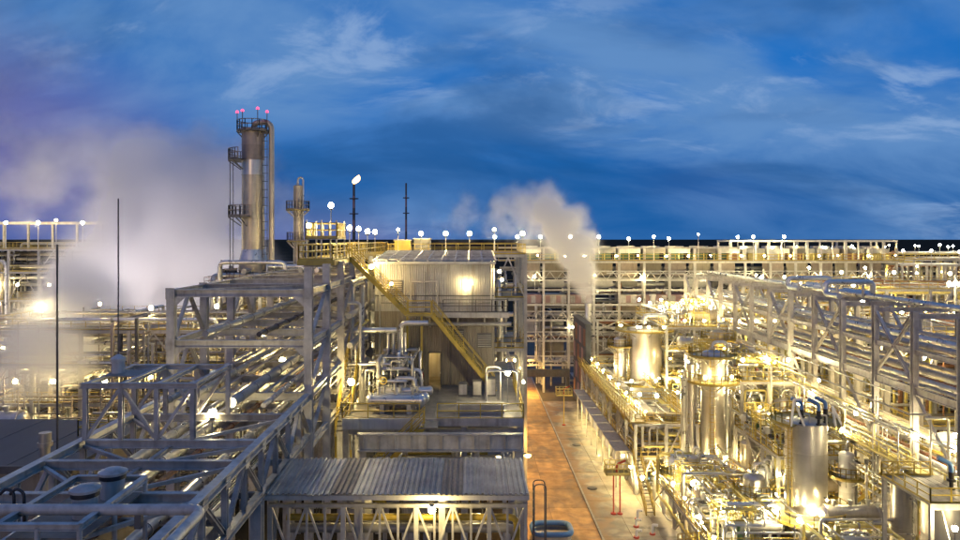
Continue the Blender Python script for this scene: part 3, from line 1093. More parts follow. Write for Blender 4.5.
mb = MB(); railing_into(mb, [(-27.0, 49.6, 16.34), (-25.6, 49.6, 16.34), (-25.6, 51, 16.34), (-27.0, 51, 16.34)], closed=True, t=.07, toe=False); mb.build('railing', 'yellow', t)


# ------------------------------------------------------------------ corrugated shelter below the hall
sh = thing('shelter', 'open shelter with corrugated grey roof over a white lattice truss', 'shelter', (-3.3, 34.7, 0))
RW = 12.0 / 12
me = corrugated(RW - .004, 4.75, .2505, .07, 'roofsheet')
for i in range(12):
    sheet('roof_sheet', me if i not in (3, 8) else corrugated(RW - .004, 4.75, .2505, .07, 'roof_old'), sh, (-9.32 + i * RW, 32.45 - .04 * (i % 3), 18.42 + (.022 if i % 2 else 0)), (1, 0, 0), (0, 1, .035 + .0015 * ((i * 7) % 4 - 1.5)))
mb = MB(); mb.box((-9.3, 32.5, 18.16), (2.68, 32.62, 18.38)); mb.build('eaves_beam', 'fascia', sh)
mb = MB(); mb.box((-9.3, 37.0, 18.3), (2.68, 37.12, 18.52)); mb.build('ridge_beam', 'fascia', sh)
piece('top_chord', (-9.25, 33.0, 17.75), (2.6, 33.0, 17.75), .14, .16, 'steel_pale', sh)
piece('bottom_chord', (-9.25, 33.0, 15.6), (2.6, 33.0, 15.6), .14, .16, 'steel_pale', sh)
nb = 14
for i in range(nb + 1):
    x = -9.15 + 11.7 * i / nb
    piece('truss_post', (x, 33.0, 15.68), (x, 33.0, 17.67), .1 if i % 4 else .2, .1 if i % 4 else .2, 'steel_pale', sh)
    if i < nb:
        x2 = x + 11.7 / nb
        if i % 2: piece('truss_diagonal', (x + .06, 33.0, 15.7), (x2 - .06, 33.0, 17.65), .09, .09, 'steel_pale', sh)
        else: piece('truss_diagonal', (x + .06, 33.0, 17.65), (x2 - .06, 33.0, 15.7), .09, .09, 'steel_pale', sh)
for x in (-9.15, -5.2, -1.3, 2.5):
    piece('column', (x, 33.4, 0), (x, 33.4, 18.15), .3, .3, 'steel_pale', sh, 'H')
    piece('column', (x, 36.8, 0), (x, 36.8, 18.28), .3, .3, 'steel_pale', sh, 'H')
    piece('rafter', (x, 32.65, 18.27), (x, 36.98, 18.4), .12, .18, 'steel_pale', sh)
mb = MB(); mb.box((-9.3, 33.6, 12.9), (2.8, 37, 13.1)); mb.build('floor_plate', 'deck', sh)
for k, (y, z, r) in enumerate([(33.8, 16.9, .16), (34.3, 16.2, .22), (34.9, 17.0, .12), (35.5, 15.9, .2)]):
    t = thing('pipe', ['yellow gas pipe just behind the lattice truss', 'thick grey pipe low behind the lattice truss', 'thin silver pipe high under the corrugated shelter roof', 'dark pipe deep under the corrugated shelter roof'][k], 'pipe', (-9.1, y, z - r))
    mb = MB(); mb.tube([(-8.6, y, z), (2.2, y, z), (2.2, y, 13.1)], r, 10); mb.build('pipe_run', ['yellow', 'pipe_grey', 'pipe', 'pipe_dark'][k], t)
    for x in (-7.2, -3.3, .6):
        piece('hanger', (x, y, z + r), (x, y, 18.35), .04, .04, 'steel_dark', t)
# ladder at the shelter's road side
t = thing('cat_ladder', 'dark hooped handrail ladder at the road end of the shelter', 'ladder', (3.1, 34, 13))
mb = MB()
for y in (33.6, 34.2):
    mb.tube([(3.0, y, 13.0), (3.0, y, 18.5), (3.55, y, 18.5), (3.55, y, 13.0)], .028, 6, fillet=.2)
for i in range(14): mb.bar((3.0, 33.6, 13.2 + .4 * i), (3.0, 34.2, 13.2 + .4 * i), .04)
mb.build('rails', 'steel_dark', t)
# second strip roof and big cross girder behind
t = thing('strip_roof', 'narrow corrugated strip roof behind the big shelter', 'roof', (.2, 39.5, 15))
me = corrugated(.996, 1.3, .249, .06, 'roofsheet')
for i in range(4):
    sheet('roof_sheet', me, t, (-2.3 + i * 1.25, 38.6, 17.55), (1, 0, 0), (0, 1, .03))
    mb = MB(); mb.box((-1.3 + i * 1.25, 38.6, 17.5), (-1.05 + i * 1.25, 39.9, 17.58)); mb.build('batten', 'fascia', t)
for x in (-2.2, 2.5):
    piece('post', (x, 39.2, 13), (x, 39.2, 17.5), .16, .16, 'steel', t)
g = thing('cross_girder', 'deep plain grey girder spanning between shelter and hall deck', 'girder', (-1.9, 45, 10))
mb = MB(); mb.box((-6.9, 44.8, 16.85), (3.25, 45.1, 17.7)); mb.build('web_plate', 'steel', g)
mb = MB(); mb.box((-7.0, 44.7, 17.7), (3.35, 45.2, 17.8)); mb.build('flange_plate', 'steel', g)
mb = MB(); mb.box((-7.0, 44.55, 16.75), (3.35, 45.35, 16.85)); mb.build('flange_plate', 'steel', g)
for i in range(11):
    x = -6.6 + i * .98
    mb = MB(); mb.box((x - .02, 44.6, 16.86), (x + .02, 44.79, 17.69)); mb.build('stiffener', 'steel', g)
for x in (-6.7, 3.0):
    piece('column', (x, 45, 0), (x, 45, 16.74), .4, .4, 'steel', g, 'H')

# ------------------------------------------------------------------ hall deck, hall, stairs
dk = thing('hall_deck', 'raised equipment deck with yellow railings in front of the corrugated hall', 'platform', (-2.2, 54, 0))
DX0, DX1, DY0, DY1, DZ = -8.6, 3.6, 48.5, 60, 17.75
for i in range(8):
    for j in range(5):
        x = DX0 + (DX1 - DX0) * i / 8; y = DY0 + (71.5 - DY0) * j / 5
        mb = MB(); mb.box((x + .008, y + .008, DZ - .06), (x + (DX1 - DX0) / 8 - .008, y + (71.5 - DY0) / 5 - .008, DZ + .004 * ((i + j) % 2)))
        mb.build('deck_panel', 'deck', dk)
mb = MB(); mb.box((DX0, DY0 - .14, DZ - .62), (-3.2, DY0 - .02, DZ + .12)); mb.build('fascia_plate', 'fascia', dk)
mb = MB(); mb.box((-3.15, DY0 - .10, DZ - .4), (DX1, DY0 - .02, DZ + .1)); mb.build('fascia_plate', 'steel', dk)
for x in (DX0 + .2, -4.4, -.4, DX1 - .2):
    for y in (48.8, 54, 60, 71):
        piece('column', (x, y, 0), (x, y, DZ - .5), .4, .4, 'steel', dk, 'H')
    piece('long_beam', (x, 49, DZ - .3), (x, 71, DZ - .3), .3, .45, 'steel', dk, 'H')
for y in (48.8, 54, 60, 66):
    piece('cross_beam', (DX0, y, DZ - .85), (DX1, y, DZ - .85), .3, .4, 'steel', dk, 'H')
railing([(DX0, 59.9, DZ), (DX0, DY0, DZ), (-3.4, DY0, DZ)], dk, t=.07)
railing([(-2.2, DY0, DZ), (DX1, DY0, DZ), (DX1, 60, DZ)], dk, t=.07)
# lower floor
mb = MB(); mb.box((DX0, 48.4, 12.6), (DX1, 71, 12.8)); mb.build('lower_floor', 'deck', dk)
railing([(DX0, 48.5, 12.8), (DX1, 48.5, 12.8)], dk, t=.07)
st = thing('yellow_stair', 'yellow stair leading down from the equipment deck toward the girder', 'stairs', (-4.9, 47, 12.8))
stairs_between((-7.2, 46.6, 13.6), (-3.0, 46.6, 17.75), 1.0, st, (0, 1, 0))
mb = MB(); mb.box((-3.3, 46.5, 17.66), (-2.1, 48.35, 17.75)); mb.build('landing', 'deck', st)
st = thing('yellow_stair', 'short yellow stair at the corner of the deck beside the grey rack columns', 'stairs', (-9, 53, 15))
stairs_between((-9.3, 49.5, 16.4), (-9.3, 55.5, 21.6), .9, st, (1, 0, 0))
piece('post', (-9.2, 55.6, 12), (-9.2, 55.6, 21.5), .14, .14, 'yellow', st)
piece('post', (-9.2, 49.4, 12), (-9.2, 49.4, 16.4), .14, .14, 'yellow', st)

hall = thing('corrugated_hall', 'cream corrugated machine hall with wall gallery and open lit doorway', 'building', (-2.95, 65, DZ))
HX0, HX1, HY0, HY1 = -7.9, 2.0, 60.0, 71.0
SW = 1.1
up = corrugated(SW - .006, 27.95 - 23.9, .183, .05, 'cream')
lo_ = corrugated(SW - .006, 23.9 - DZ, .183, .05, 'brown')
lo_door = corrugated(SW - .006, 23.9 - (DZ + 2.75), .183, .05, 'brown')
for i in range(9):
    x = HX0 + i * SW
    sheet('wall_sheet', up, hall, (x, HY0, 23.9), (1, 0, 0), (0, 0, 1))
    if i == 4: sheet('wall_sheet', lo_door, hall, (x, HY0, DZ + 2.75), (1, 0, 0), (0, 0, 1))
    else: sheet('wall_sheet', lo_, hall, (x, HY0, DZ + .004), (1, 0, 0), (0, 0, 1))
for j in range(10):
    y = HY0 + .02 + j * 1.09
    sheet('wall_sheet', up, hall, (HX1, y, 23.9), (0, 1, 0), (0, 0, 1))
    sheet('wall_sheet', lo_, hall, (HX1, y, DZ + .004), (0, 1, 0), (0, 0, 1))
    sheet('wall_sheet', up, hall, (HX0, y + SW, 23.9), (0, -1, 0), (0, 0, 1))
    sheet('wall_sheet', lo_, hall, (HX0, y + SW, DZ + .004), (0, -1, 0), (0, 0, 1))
mb = MB(); mb.box((HX0, HY1, DZ), (HX1, HY1 + .1, 28.4)); mb.build('back_wall', 'cream', hall)
for i in range(9):
    x = HX0 - .15 + i * (10.2 / 9)
    mb = MB()
    mb.v += [(x + .01, HY0 - .25, 28.0), (x + 1.12, HY0 - .25, 28.0), (x + 1.12, HY1 + .2, 28.58), (x + .01, HY1 + .2, 28.58),
             (x + .01, HY0 - .25, 28.08), (x + 1.12, HY0 - .25, 28.08), (x + 1.12, HY1 + .2, 28.66), (x + .01, HY1 + .2, 28.66)]
    for q in ((0, 3, 2, 1), (4, 5, 6, 7), (0, 1, 5, 4), (1, 2, 6, 5), (2, 3, 7, 6), (3, 0, 4, 7)):
        mb.f.append(q); mb.sm.append(False)
    mb.build('roof_panel', 'roof_sheen', hall)
for i in range(10):
    x = HX0 - .15 + i * (10.2 / 9)
    piece('roof_rib', (x, HY0 - .25, 28.14), (x, HY1 + .2, 28.72), .14, .12, 'steel', hall)
for j in range(8):
    y = HY0 + j * 1.55
    z = 28.20 + (y - HY0) * .0507
    piece('roof_purlin', (HX0 - .15, y, z), (HX1 + .15, y, z), .10, .10, 'steel', hall)
mb = MB(); mb.box((HX0 - .1, HY0 - .3, 27.84), (HX1 + .15, HY0 - .08, 28.05)); mb.build('eaves_gutter', 'fascia', hall)
# doorway, leaf, lit room
mb = MB()
for a, b in (((-3.5, HY0 - .08, DZ), (-3.42, HY0 + .12, DZ + 2.75)), ((-2.48, HY0 - .08, DZ), (-2.4, HY0 + .12, DZ + 2.75)), ((-3.5, HY0 - .08, DZ + 2.67), (-2.4, HY0 + .12, DZ + 2.78))): mb.box(a, b)
mb.build('door_frame', 'steel_dark', hall)
mb = MB(); mb.box((-2.40, HY0 - 1.0, DZ + .03), (-2.33, HY0 - .09, DZ + 2.6)); d_ = mb.build('door', 'steel_dark', hall)
mb = MB(); mb.box((-2.46, HY0 - .92, DZ + 1.1), (-2.41, HY0 - .8, DZ + 1.25)); mb.build('handle', 'steel_pale', d_)
mb = MB(); mb.box((-5.5, 63.5, DZ), (-.4, 63.6, 23.6)); mb.build('inner_wall', 'cream', hall)
# gallery round the wall
mb = MB(); mb.box((-3.6, 58.7, 23.72), (3.2, 59.95, 23.86)); mb.build('gallery_deck', 'deck', hall)
mb = MB(); mb.box((-3.6, 58.62, 23.5), (3.2, 58.69, 23.92)); mb.build('gallery_fascia', 'steel', hall)
railing([(-2.2, 58.75, 23.86), (3.1, 58.75, 23.86), (3.1, 59.9, 23.86)], hall, 'steel_dark', t=.06)
for x in (-3.3, -1, 1.2, 3.0):
    piece('gallery_bracket', (x, 59.95, 22.6), (x, 58.8, 23.68), .12, .12, 'steel', hall)
piece('wall_duct', (-5.2, 59.5, 22.9), (3.4, 59.5, 22.9), .34, .34, 'pipe_grey', hall, 'tube')
piece('wall_girt', (HX0, 59.93, 25.2), (HX1, 59.93, 25.2), .06, .08, 'steel_dark', hall)
for x in (-4.9, -2.7):
    piece('wall_post', (x, 59.6, 23.86), (x, 59.6, 26.4), .1, .1, 'steel', hall)
piece('wall_post', (-4.9, 59.6, 26.4), (-2.7, 59.6, 26.4), .1, .1, 'steel', hall)
for k, (x, z, w, h) in enumerate([(-6.9, 25.4, 1.3, 1.1), (.6, 20.9, 1.2, 1.2), (-1.4, 21.4, .9, 1.0), (-6.6, 21.2, 1.1, 1.0)]):
    mb = MB(); mb.box((x, 59.86, z), (x + w, 59.99, z + h)); lv_ = mb.build('louvre', 'steel_dark', hall)
    for q in range(6):
        mb = MB(); mb.bar((x + .05, 59.82, z + .1 + q * (h - .15) / 6), (x + w - .05, 59.82, z + .1 + q * (h - .15) / 6), .1, .03); mb.build('slat', 'steel', lv_)
for k, (x, z0, z1) in enumerate([(-7.5, 17.8, 27.8), (1.75, 23.9, 27.8), (-1.6, 17.8, 23.5), (-4.2, 17.8, 23.0), (.2, 23.9, 26.1), (-3.7, 23.9, 27.2)]):
    piece('downpipe' if k < 2 else 'conduit', (x, 59.88, z0), (x, 59.88, z1), .14 if k < 2 else .06, .14 if k < 2 else .06, 'pipe_grey' if k < 2 else 'steel_dark', hall, 'tube')
piece('conduit', (-7.4, 59.88, 24.6), (1.7, 59.88, 24.6), .06, .06, 'steel_dark', hall, 'tube')
wall_lamp((-.25, 59.9, 26.3), (0, -1, 0), 'bright wall lamp in the middle of the upper cream wall', 'lamps on the hall', .13, 'bulb')
wall_lamp((2.2, 60.4, 27.3), (.6, -1, .0), 'upper of two lamps at the eaves corner of the hall', 'lamps on the hall', .13, 'bulb')
wall_lamp((2.3, 60.2, 26.6), (1, -1, 0), 'lower of two lamps at the eaves corner of the hall', 'lamps on the hall', .12, 'bulb')
lamp((-3.9, 61.2, DZ), 'lamp inside the open doorway of the hall', 'lamps on the hall', 'tall')

# yellow high walkway on the rack columns and stair down across the hall
wk = thing('high_walkway', 'yellow walkway on top of the grey rack with upper cage', 'walkway', (-10.9, 60, 27))
for j in range(9):
    y = 50.6 + j * 3.8
    mb = MB(); mb.box((-12.1, y + .01, 28.3), (-9.6, y + 3.79, 28.42)); mb.build('deck_panel', 'deck_yellow', wk)
for x in (-12.1, -9.6):
    piece('edge_beam', (x, 50.6, 28.25), (x, 84.8, 28.25), .12, .34, 'yellow', wk)
piece('edge_beam', (-12.1, 50.55, 28.25), (-9.6, 50.55, 28.25), .12, .34, 'yellow', wk)
railing([(-9.7, 56.6, 28.42), (-9.7, 50.6, 28.42), (-12.05, 50.6, 28.42), (-12.05, 84.8, 28.42)], wk, t=.08)
railing([(-9.7, 59.3, 28.42), (-9.7, 84.8, 28.42)], wk, t=.08)
for y in (52.4, 62.8, 73.2):
    piece('bearer', (-12.1, y, 28.02), (-9.2, y, 28.02), .24, .26, 'steel', wk, 'H')
cg = thing('valve_cage', 'small rail cage platform crowded with lamps above the yellow walkway', 'platform', (-10.6, 54, 28.4))
for x in (-12.0, -10.9, -9.8):
    for y in (52.8, 56.2):
        piece('post', (x, y, 28.42), (x, y, 31.3), .1, .1, 'steel_pale', cg)
mb = MB(); mb.box((-12.1, 52.7, 29.9), (-9.7, 56.3, 30.0)); mb.build('deck', 'deck_yellow', cg)
railing([(-12.05, 52.75, 30), (-9.75, 52.75, 30), (-9.75, 56.25, 30), (-12.05, 56.25, 30)], cg, closed=True, t=.07, step=.6)
st = thing('zigzag_stair', 'long yellow stair descending across the hall front in two flights', 'stairs', (-3, 58, DZ))
stairs_between((-5.0, 57.3, 23.9), (-9.6, 57.3, 28.42), 1.15, st, (0, 1, 0))
mb = MB(); mb.box((-5.1, 57.2, 23.78), (-3.0, 58.55, 23.9)); mb.build('landing', 'deck_yellow', st)
mb = MB(); railing_into(mb, [(-5.0, 57.3, 23.9), (-3.1, 57.3, 23.9)], t=.08); mb.build('railing', 'yellow', st)
stairs_between((2.0, 57.3, DZ), (-3.05, 57.3, 23.9), 1.15, st, (0, 1, 0))
for x in (-5.0, -3.85): piece('post', (x, 57.4, DZ), (x, 57.4, 23.78), .16, .16, 'yellow', st)

# equipment on the deck
for k, (y, r, z, m_) in enumerate([(50.4, .42, 18.65, 'pipe'), (51.4, .36, 18.6, 'pipe'), (52.4, .3, 18.9, 'clad')]):
    drum('heat_exchanger', ['nearest', 'middle', 'rearmost'][k] + ' of the silver horizontal exchangers lying on the equipment deck', -5.2 + .25 * k, y, z, r, 3.4, 'x', m_, 'exchangers on the deck', z - r - DZ)
pipework('deck_pipework', 'silver pipes and black valves rising from the equipment deck beside the doorway', (-7.8, -3.9, 51.6, 58.2, DZ, 21.4), 55, (.06, .09, .12, .16), ('pipe', 'pipe', 'pipe_grey', 'steel_dark'), 11, valves=9, vertical=.45)
t = thing('header_pipes', 'pale header pipes on a goalpost frame in front of the hall wall', 'pipework', (-6.0, 55, DZ))
for k in range(4):
    mb = MB(); mb.tube([(-6.3 + .42 * k, 55.4, DZ), (-6.3 + .42 * k, 55.4, 23.0 - .3 * (k % 2))], .15, 10); mb.build('riser', 'pipe', t)
mb = MB(); mb.tube([(-9.0, 55.0, 22.95), (-5.6, 55.0, 22.95)], .22, 10); mb.build('header', 'pipe', t)
mb = MB(); mb.tube([(-5.3, 55.0, 18.2), (-5.3, 55.0, 23.5), (-3.2, 55.0, 23.5)], .2, 10); mb.build('header', 'pipe', t)
mb = MB(); mb.tube([(-7.8, 54.0, DZ), (-7.8, 54.0, 20.1), (-3.7, 54.0, 20.1), (-3.7, 54.0, DZ)], .17, 10); mb.build('header', 'pipe', t)
mb = MB(); mb.tube([(-9.0, 53.6, 20.6), (-5.9, 53.6, 20.6)], .11, 10); mb.build('header', 'pipe', t)
t = thing('hoop_frame', 'pale goalpost pipe frame on the deck beside the road', 'steel frame', (2.5, 53, DZ))
mb = MB(); mb.tube([(1.2, 52.6, DZ), (1.2, 52.6, 20.3), (3.5, 52.6, 20.3), (3.5, 52.6, DZ)], .08, 8, fillet=.3); mb.build('hoop', 'steel_pale', t)
mb = MB(); mb.tube([(1.2, 54.2, DZ), (1.2, 54.2, 20.3), (2.3, 54.2, 20.3), (2.3, 54.2, DZ)], .06, 8, fillet=.3); mb.build('hoop', 'steel_pale', t)
for k in range(3):
    mb = MB()
    x = -.9 + k * 1.1
    mb.box((x, 55.8, DZ), (x + .7, 56.4, DZ + 1.0 + .2 * k))
    t = thing('control_cabinet', ['short', 'medium', 'tall'][k] + ' dark control cabinet on the deck under the stair', 'cabinet', (x + .35, 56.1, DZ), 'control cabinets on the deck')
    mb.build('case', 'steel_dark', t)
    mb = MB(); mb.box((x + .05, 55.77, DZ + .1), (x + .65, 55.798, DZ + .9 + .2 * k)); mb.build('door', 'steel', t)
t = thing('tool_crate', 'long low crate on the deck behind the yellow railing', 'crate', (.6, 50.6, DZ))
mb = MB(); mb.box((-.9, 50.2, DZ), (2.4, 51.2, DZ + .55)); mb.build('case', 'pipe_grey', t)
mb = MB(); mb.box((-.95, 50.15, DZ + .55), (2.45, 51.25, DZ + .62)); mb.build('lid', 'roofsheet', t)
pipework('under_pipework', 'pipes and vessels under the equipment deck above the shelter', (-8, 3, 46, 50, 12.9, 16.6), 16, (.12, .2, .28), ('pipe', 'pipe_grey', 'yellow'), 21, valves=3)
pipework('riser_pipework', 'tall thin pipes between the grey rack and the hall', (-9.2, -8.0, 51, 72, 14, 27), 26, (.08, .12, .16, .22), ('pipe', 'pipe_grey', 'steel_pale', 'yellow_pale'), 31, valves=4, vertical=.7)

# lamps around the hall
for foot, lab, k in [
    ((-10.2, 52.85, 30.0), 'brightest lamp in front of the rail cage', 'tall'), ((-11.9, 53.0, 30.0), 'lamp at the outer corner of the rail cage', 'short'),
    ((-9.8, 58.6, 28.42), 'lamp post at the head of the long yellow stair', 'tall'), ((-9.9, 64.0, 28.42), 'second lamp post along the yellow walkway', 'tall'),
    ((-9.9, 69.5, 28.42), 'third lamp post along the yellow walkway', 'tall'), ((-9.9, 75.0, 28.42), 'fourth lamp post along the yellow walkway', 'tall'),
    ((-8.0, 58.45, 26.85), 'lamp beside the upper flight of the long yellow stair', 'short'), ((-6.4, 58.45, 25.28), 'star bright lamp halfway down the upper yellow flight', 'short'),
    ((2.75, 52.7, DZ), 'lamp post on the deck beside the road', 'tall'), ((-8.3, 50.3, DZ), 'lamp post at the deck corner beside the grey rack', 'tall'),
    ((-8.5, 56.5, 17.75), 'lamp between the grey rack and the deck pipework', 'short'), ((-7.4, 48.7, 12.8), 'lamp low beside the yellow stair under the deck', 'short'),
    ((-10.3, 62.8, 18.0), 'lamp post inside the tall grey rack', 'tall'), ((-15.0, 57.6, 18.0), 'lamp deep in the tall grey rack near the tower', 'tall'),
    ((-13.2, 36.9, 18.65), 'star bright lamp beneath the gallery cross beams', 'tall'),
    ((2.0, 50.0, 12.8), 'lamp on the floor below the equipment deck', 'tall'), ((-3.0, 50.0, 12.8), 'lamp under the middle of the equipment deck', 'tall'),
]:
    lamp(foot, lab, 'lamps around the hall', k)
wall_lamp((-1.7, 32.55, 18.1), (0, -1, -.2), 'bright lamp hanging under the shelter roof edge', 'lamps around the hall', .17)
wall_lamp((-4.5, 36.6, 17.6), (0, -1, 0), 'lamp deep inside the shelter', 'lamps around the hall', .12)
wall_lamp((.5, 36.6, 17.6), (0, -1, 0), 'lamp inside the road end of the shelter', 'lamps around the hall', .12)
drum('process_drum', 'white lit drum beneath the trussed gallery', -13.9, 37.0, 15.5, .8, 4.0, 'y', 'white', None, 1.0)

ORD = ['first', 'second', 'third', 'fourth', 'fifth', 'sixth', 'seventh', 'eighth', 'ninth', 'tenth', 'eleventh', 'twelfth', 'thirteenth', 'fourteenth', 'fifteenth', 'sixteenth']


def lamps_along(p0, p1, n, where, group, kind='tall', jitter=.5):
    p0 = Vector(p0); p1 = Vector(p1)
    for i in range(n):
        p = p0.lerp(p1, i / max(1, n - 1))
        p.x += rnd.uniform(-jitter, jitter) * .4
        lamp(p, f'{ORD[i]} lamp {where}', group, kind)


# ------------------------------------------------------------------ tall column with platforms
TX, TY = -27.1, 90.0
tw = thing('distillation_tower', 'tall weathered cylindrical tower with ring platforms and red beacons', 'tower', (TX, TY, 0))
mb = MB(); mb.lathe((TX, TY, 0), [(1.75, 0), (1.75, 27.2)], 32); mb.build('base_shell', 'clad_warm', tw)
mb = MB(); mb.lathe((TX, TY, 0), [(1.75, 27.2), (1.4, 28.6)], 32); mb.build('cone_shell', 'pipe', tw)
zz = 28.6
for i in range(8):
    mb = MB(); rr = 1.38 + (.015 if i % 2 else 0)
    mb.lathe((TX, TY, 0), [(rr + .03, zz), (rr + .03, zz + .1), (rr, zz + .1), (rr, zz + 1.85)], 32)
    mb.build('shell_course', ['clad_warm', 'clad_warm', 'clad_warm', 'clad_warm', 'clad_warm', 'clad', 'stack', 'stack'][i], tw); zz += 1.85
mb = MB(); mb.lathe((TX, TY, 0), [(1.5, zz), (1.5, zz + .25), (.01, zz + .4)], 32); mb.build('top_plate', 'stack', tw)
for k, (z, a0, a1, ro) in enumerate([(39.6, R(120), R(250), 3.0), (32.6, R(100), R(280), 3.0), (24.7, R(110), R(300), 3.4), (43.2, 0, 2 * math.pi, 2.0)]):
    mb = MB(); mb.lathe((TX, TY, z), [(1.42, 0), (ro, 0), (ro, .14), (1.42, .14)], 20, a0, a1, False); mb.build('platform_deck', 'steel_dark', tw)
    mb = MB(); pts = [(TX + (ro - .05) * math.cos(a0 + (a1 - a0) * i / 14), TY + (ro - .05) * math.sin(a0 + (a1 - a0) * i / 14), z + .14) for i in range(15)]
    railing_into(mb, pts, hgt=1.3, t=.09); mb.build('railing', 'stack', tw)
    mb = MB()
    for i in range(0, 15, 4):
        p = pts[i]; mb.bar((TX + (p[0] - TX) * .5, TY + (p[1] - TY) * .5, z - 1.1), (p[0], p[1], z - .02), .12)
    mb.build('bracket', 'steel_dark', tw)
mb = MB(); mb.tube([(TX, TY, 43.6), (TX + .3, TY - .2, 44.4), (TX + 2.35, TY - .2, 44.4), (TX + 2.35, TY - .2, 10)], .34, 14, fillet=.9, seg=5); mb.build('downcomer_pipe', 'clad_warm', tw)
mb = MB()
for z in range(26, 44, 1):
    mb.bar((TX + 1.35, TY - .9, z), (TX + 2.1, TY - .9, z), .08)
for x in (1.4, 2.0): mb.bar((TX + x, TY - .9, 25), (TX + x, TY - .9, 44), .08)
mb.build('ladder', 'steel_dark', tw)
mb = MB()
for x in (-2.7, -2.3): mb.bar((TX + x, TY - .6, 20), (TX + x, TY - .6, 40), .09)
for x, y in ((-2.9, -1.2), (-2.8, .4)): mb.bar((TX + x, TY + y, 16), (TX + x, TY + y, 24.7), .09)
mb.build('guide_rods', 'steel_dark', tw)
mb = MB(); mb.box((TX - 3.5, TY - 1.2, 24.9), (TX - 1.9, TY - .2, 26.2)); mb.build('winch_box', 'steel_dark', tw)
for i, (x, y) in enumerate([(-1.9, -.3), (-.9, -1.4), (1.0, -1.5), (1.9, -.6)]):
    mb = MB(); mb.bar((TX + x, TY + y, 43.4), (TX + x, TY + y, 45.6 + .25 * (i == 2)), .08); po = mb.build('beacon_post', 'steel_dark', tw)
    mb = MB(); mb.dome((TX + x, TY + y, 45.6 + .25 * (i == 2)), .2, .28, 10, 4); mb.build('red_beacon', 'bulb_red', po)
# slimmer twin beside it
vessel('slim_column', 'slim silver column with top frame beside the tall tower', TX + 5.1, 92, 10, 36.6, .55, 'clad_warm', 2.2, [(33.5, 1.5, 0, 2 * math.pi), (29.5, 1.4, 0, 2 * math.pi)], rail='stack', nozzle=True)
t = structure_block('tower_base_frame', 'pipe frame around the foot of the tall tower', 'steel frame', -31, -18, 84, 98, [10, 16, 20.5, 24.3], 4, 4, 'steel_pale', decks=[0, .5, .4, .6], rail='stack')
for k, z in enumerate((25.2, 26.6, 24.9)):
    t = thing('pipe', ['upper', 'top', 'lower'][k] + ' sky lit pipe crossing at the foot of the tall tower', 'pipe', (-22, 83, z))
    mb = MB(); mb.tube([(-24, 83 + 3 * k, z), (-13, 83 + 3 * k, z), (-13, 83 + 3 * k, 18)], .3, 10); mb.build('pipe_run', 'pipe', t)
    for x in (-22, -15): piece('support', (x, 83 + 3 * k, 20), (x, 83 + 3 * k, z - .3), .2, .2, 'steel', t)
pipework('tower_pipework', 'silver pipes around the foot of the tall tower', (-31, -14, 84, 97, 10, 27.5), 44, (.12, .18, .26, .34), ('pipe', 'pipe_grey', 'clad_warm'), 41, valves=0, vertical=.55)
lamps_along((-19.5, 84, 20.55), (-19.5, 97, 20.55), 4, 'along the pipe frame at the tower foot', 'lamps at the tower foot', 'far')
lamps_along((-30.0, 84, 16.1), (-21, 84, 16.1), 4, 'on the low front edge of the tower foot frame', 'lamps at the tower foot', 'far')

# ------------------------------------------------------------------ flare stack and mast far off
def far_mast(x, y, h, label, flame):
    t = thing('flare_stack' if flame else 'radio_mast', label, 'stack' if flame else 'mast', (x, y, 0))
    w = 1.6 if flame else 1.1
    nz = 9
    for i in range(nz):
        mb = MB(); mb.bar((x, y, h * i / nz), (x, y, h * (i + 1) / nz), w * (1.3 - .5 * i / nz), w * (1.3 - .5 * i / nz), 10)
        mb.build('mast_section', 'pinkish' if i % 2 else 'steel_dark', t)
    for z in (h * .72, h * .86):
        mb = MB(); mb.lathe((x, y, z), [(w * 1.6, 0), (w * 1.6, .5)], 10); mb.cap([(x + w * 1.6 * math.cos(a * .628), y + w * 1.6 * math.sin(a * .628), z) for a in range(10)]); mb.build('collar', 'steel_dark', t)
    if flame:
        mb = MB()
        prof = [(.3, 0), (1.5, 1.2), (1.9, 2.6), (1.5, 4.2), (.8, 5.4), (.1, 6.2)]
        rings = []
        for r_, z in prof:
            lean = z * .45
            rings.append([(x + lean + r_ * (1 + .2 * math.sin(3 * a)) * math.cos(a), y + r_ * math.sin(a), h + z * .8) for a in [2 * math.pi * j / 12 for j in range(12)]])
        mb.quad_strip(rings); mb.build('flame', 'flame', t)
    return t


far_mast(-64.5, 400, 60, 'slender flare stack with small flame far behind the yellow walkway', True)
far_mast(-35.5, 400, 60.5, 'slender dark mast standing far behind the hall', False)

# ------------------------------------------------------------------ platform block behind the hall
t = structure_block('rear_platform', 'yellow railed platform block behind the hall roof', 'platform', -9, 6, 78, 92, [12, 18, 23.5, 28.2], 4, 3, 'steel_pale', decks=[0, .5, 1, 1], brace=True)
for i, x in enumerate((-7.6, -5.4)):
    t = thing('equipment_cabin', ['ochre', 'grey'][i] + ' box cabin on the platform behind the hall roof', 'cabin', (x, 82, 28.27))
    mb = MB(); mb.box((x - .9, 81, 28.27), (x + .9, 83, 29.7 + .15 * (i % 3))); mb.build('wall', ['yellow', 'steel_dark'][i], t)
    mb = MB(); mb.box((x - 1, 80.9, 29.7 + .15 * (i % 3)), (x + 1, 83.1, 29.82 + .15 * (i % 3))); mb.build('roof', 'roofsheet', t)
lamps_along((-8, 78.2, 28.27), (5.5, 78.2, 28.27), 6, 'on the platform behind the hall roof, counted toward the road', 'lamps behind the hall', 'tall')
pipework('rear_pipework', 'pipes in the block behind the hall', (-9, 6, 78, 92, 10, 27), 30, (.14, .2, .3), ('pipe', 'pipe_grey'), 51, valves=2)
lamps_along((6.0, 78, 12), (6.0, 92, 12), 3, 'beside the road face of the block behind the hall', 'lamps behind the hall', 'tall')

